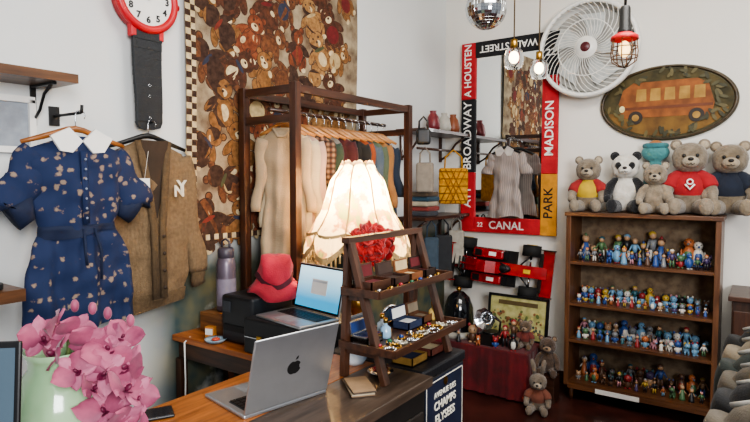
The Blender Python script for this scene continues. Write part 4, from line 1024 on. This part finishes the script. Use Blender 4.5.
bear((1.13, -.68, 0), .32, .25, ('#85786a', '#685c4e'), '#b0a290', 'grey-brown plush rabbit sitting on the floor', '#7c4a3a', rabbit=True)

# ---------------------------------------------------------------- ceiling-hung things
def cord(g, z, mat=BLK, r=.004, x=0, y=0, ztop=3.5): B().cyl((x, y, z), (x, y, ztop-g.location.z), r, mat, seg=8).obj('cord', g)
g = root('cage_pendant_lamp', 'red-handled caged work lamp hanging with lit bulb', 'lamp', (1.915, -1.953, 2.26))
cord(g, .17, BLK, .006)
B().lathe([(.018, .18), (.022, .17), (.024, .09), (.03, .075), (.03, .06), (.001, .06)], plas('#20201f')).obj('handle', g, label='black rubber handle')
b = B(); b.lathe([(.03, .065), (.056, .05), (.058, .035), (.05, .034), (.03, .05)], plas('#c8242a')); b.obj('collar', g, label='red plastic collar')
CG = M('#6a4a30', rough=.4, metal=.6)
b = B()
for q in range(8):
    t = q*pi/4; b.tube([(.05*math.cos(t), .05*math.sin(t), .04), (.056*math.cos(t), .056*math.sin(t), -.02), (.05*math.cos(t), .05*math.sin(t), -.06), (.02*math.cos(t), .02*math.sin(t), -.08), (0, 0, -.085)], .0025, CG, seg=5)
for z, r in ((.0, .054), (-.04, .054)): b.torus((0, 0, z), r, .0025, CG, rs=5)
b.obj('cage', g, label='dark wire cage')
B().sph((0, 0, -.005), (.024, .024, .036), glow('#ffd48c', 2.5)).obj('bulb', g)
for q, (x, yy, z) in enumerate([(1.33, -1.75, 2.32), (1.36, -1.44, 2.31)]):
    g = root('glass_pendant_lamp', 'small clear glass pendant lamp with lit bulb', 'lamp', (x, yy, z)); cord(g, .09, M('#5a4a34', rough=.5), .004)
    B().cyl((0, 0, .05), (0, 0, .1), .018, BRASS).obj('socket', g)
    B().lathe([(.02, .06), (.045, .04), (.052, .0), (.045, -.035), (.04, -.05)], glass()).obj('glass_shade', g)
    B().sph((0, 0, .005), (.022, .022, .03), glow('#ffe6bc', 7)).obj('bulb', g)
g = root('mirror_ball', 'silver mirrored disco ball hanging from the ceiling', 'mirror ball', (1.0, -1.37, 2.73)); cord(g, .12, CHROME, .003)
b = B(); b.sph((0, 0, 0), .125, M('#d0d3d6', rough=.08, metal=1, var=.1), u=36, v=20, smooth=False)
bmesh.ops.inset_individual(b.bm, faces=b.bm.faces[:], thickness=.0012, depth=.001)
for f in b.bm.faces: f.smooth = False
o = b.obj('ball', g)
B().cyl((0, 0, .12), (0, 0, .14), .02, CHROME).obj('cap', g)

# ---------------------------------------------------------------- right rack of jackets and dark cabinet
g = root('low_rail', 'low black metal rail carrying draped jackets', 'rack')
B().cyl((2.52, -3.1, 1.12), (2.52, -1.5, 1.12), .012, BLK).obj('rail', g)
for yy in (-3.09, -1.51):
    b = B(); b.cyl((2.52, yy, 0), (2.52, yy, 1.12), .012, BLK).bx((2.32, yy-.02, 0), (2.72, yy+.02, .02), BLK); b.obj('post', g)
jk = [('dark taupe', '#4c463e'), ('grey brown', '#6b6357'), ('charcoal', '#28292b'), ('dark greige', '#5c564c'), ('dark green grey', '#2c3330'), ('beige', '#857a68'), ('black', '#1a1a1c')]
for q, (nm, c) in enumerate(jk):
    yy = -2.9+.21*q; rr = -.45+rnd.uniform(-.15, .15)
    gg = root('jacket', nm+' soft jacket hanging on the low rail', 'clothing', (2.52, yy, 1.04), rr, 'jackets on the low rail'); mt = cloth(c)
    b = B(); body_mesh(b, [(0, .06, .04), (-.02, .09, .05), (-.05, .14, .055), (-.12, .19, .06), (-.3, .2, .065), (-.75, .21, .075)], mt, .026, 24, ph=q*1.3, n=56, rows=30); b.obj('jacket_body', gg)
    for sx in (-1, 1):
        b = B(); sleeve(b, sx, (.15, -.1), (.24, -.58), .062, .045, mt, .8, 18); b.obj('sleeve', gg)
        b = B(); b.tube([(sx*.01, -.06, -.16), (sx*.05, -.065, -.06), (sx*.06, -.02, .015), (0, .03, .02)], .014, mt, seg=8); b.obj('lapel', gg)
    hanger((2.52, yy, 1.055), rr, M('#b8b8b4', rough=.4), 'pale plastic hanger on the low rail', .15, 'hangers on the low rail')
g = root('low_cabinet', 'dark brown wooden cabinet beside the display case', 'cabinet')
B().bx((2.29, -.48, 0), (2.9, -.03, .92), wood('#3a2418', '#24150d', 'z'), .005).obj('body', g)
B().bx((2.27, -.5, .92), (2.92, -.02, .95), DKX, .004).obj('cabinet_top', g)
for x in (2.44, 2.75):
    B().bx((x-.14, -.492, .06), (x+.14, -.481, .86), DKW, .004).obj('door', g)

# ---------------------------------------------------------------- lights
def area(name, loc, target, size, power, col=(1, 1, 1)):
    l = bpy.data.lights.new(name, 'AREA'); l.size = size; l.energy = power; l.color = col
    o = bpy.data.objects.new(name, l); COL.objects.link(o); o.location = loc
    o.rotation_euler = (Vector(target)-Vector(loc)).to_track_quat('-Z', 'Y').to_euler()
area('ceiling_light', (2.3, -2.3, 3.4), (2.0, -1.6, 0), 1.6, 78, (1, .96, .9))
area('window_light', (4.6, -5.6, 2.5), (.6, -1.2, 1.7), 1.5, 170, (.98, .98, 1))
w = bpy.data.worlds.new('world'); S.world = w; w.use_nodes = True
w.node_tree.nodes['Background'].inputs[0].default_value = (.9, .94, 1, 1); w.node_tree.nodes['Background'].inputs[1].default_value = .32
S.view_settings.view_transform = 'AgX'
try: S.view_settings.look = 'AgX - Medium High Contrast'
except Exception: pass
S.view_settings.exposure = .4
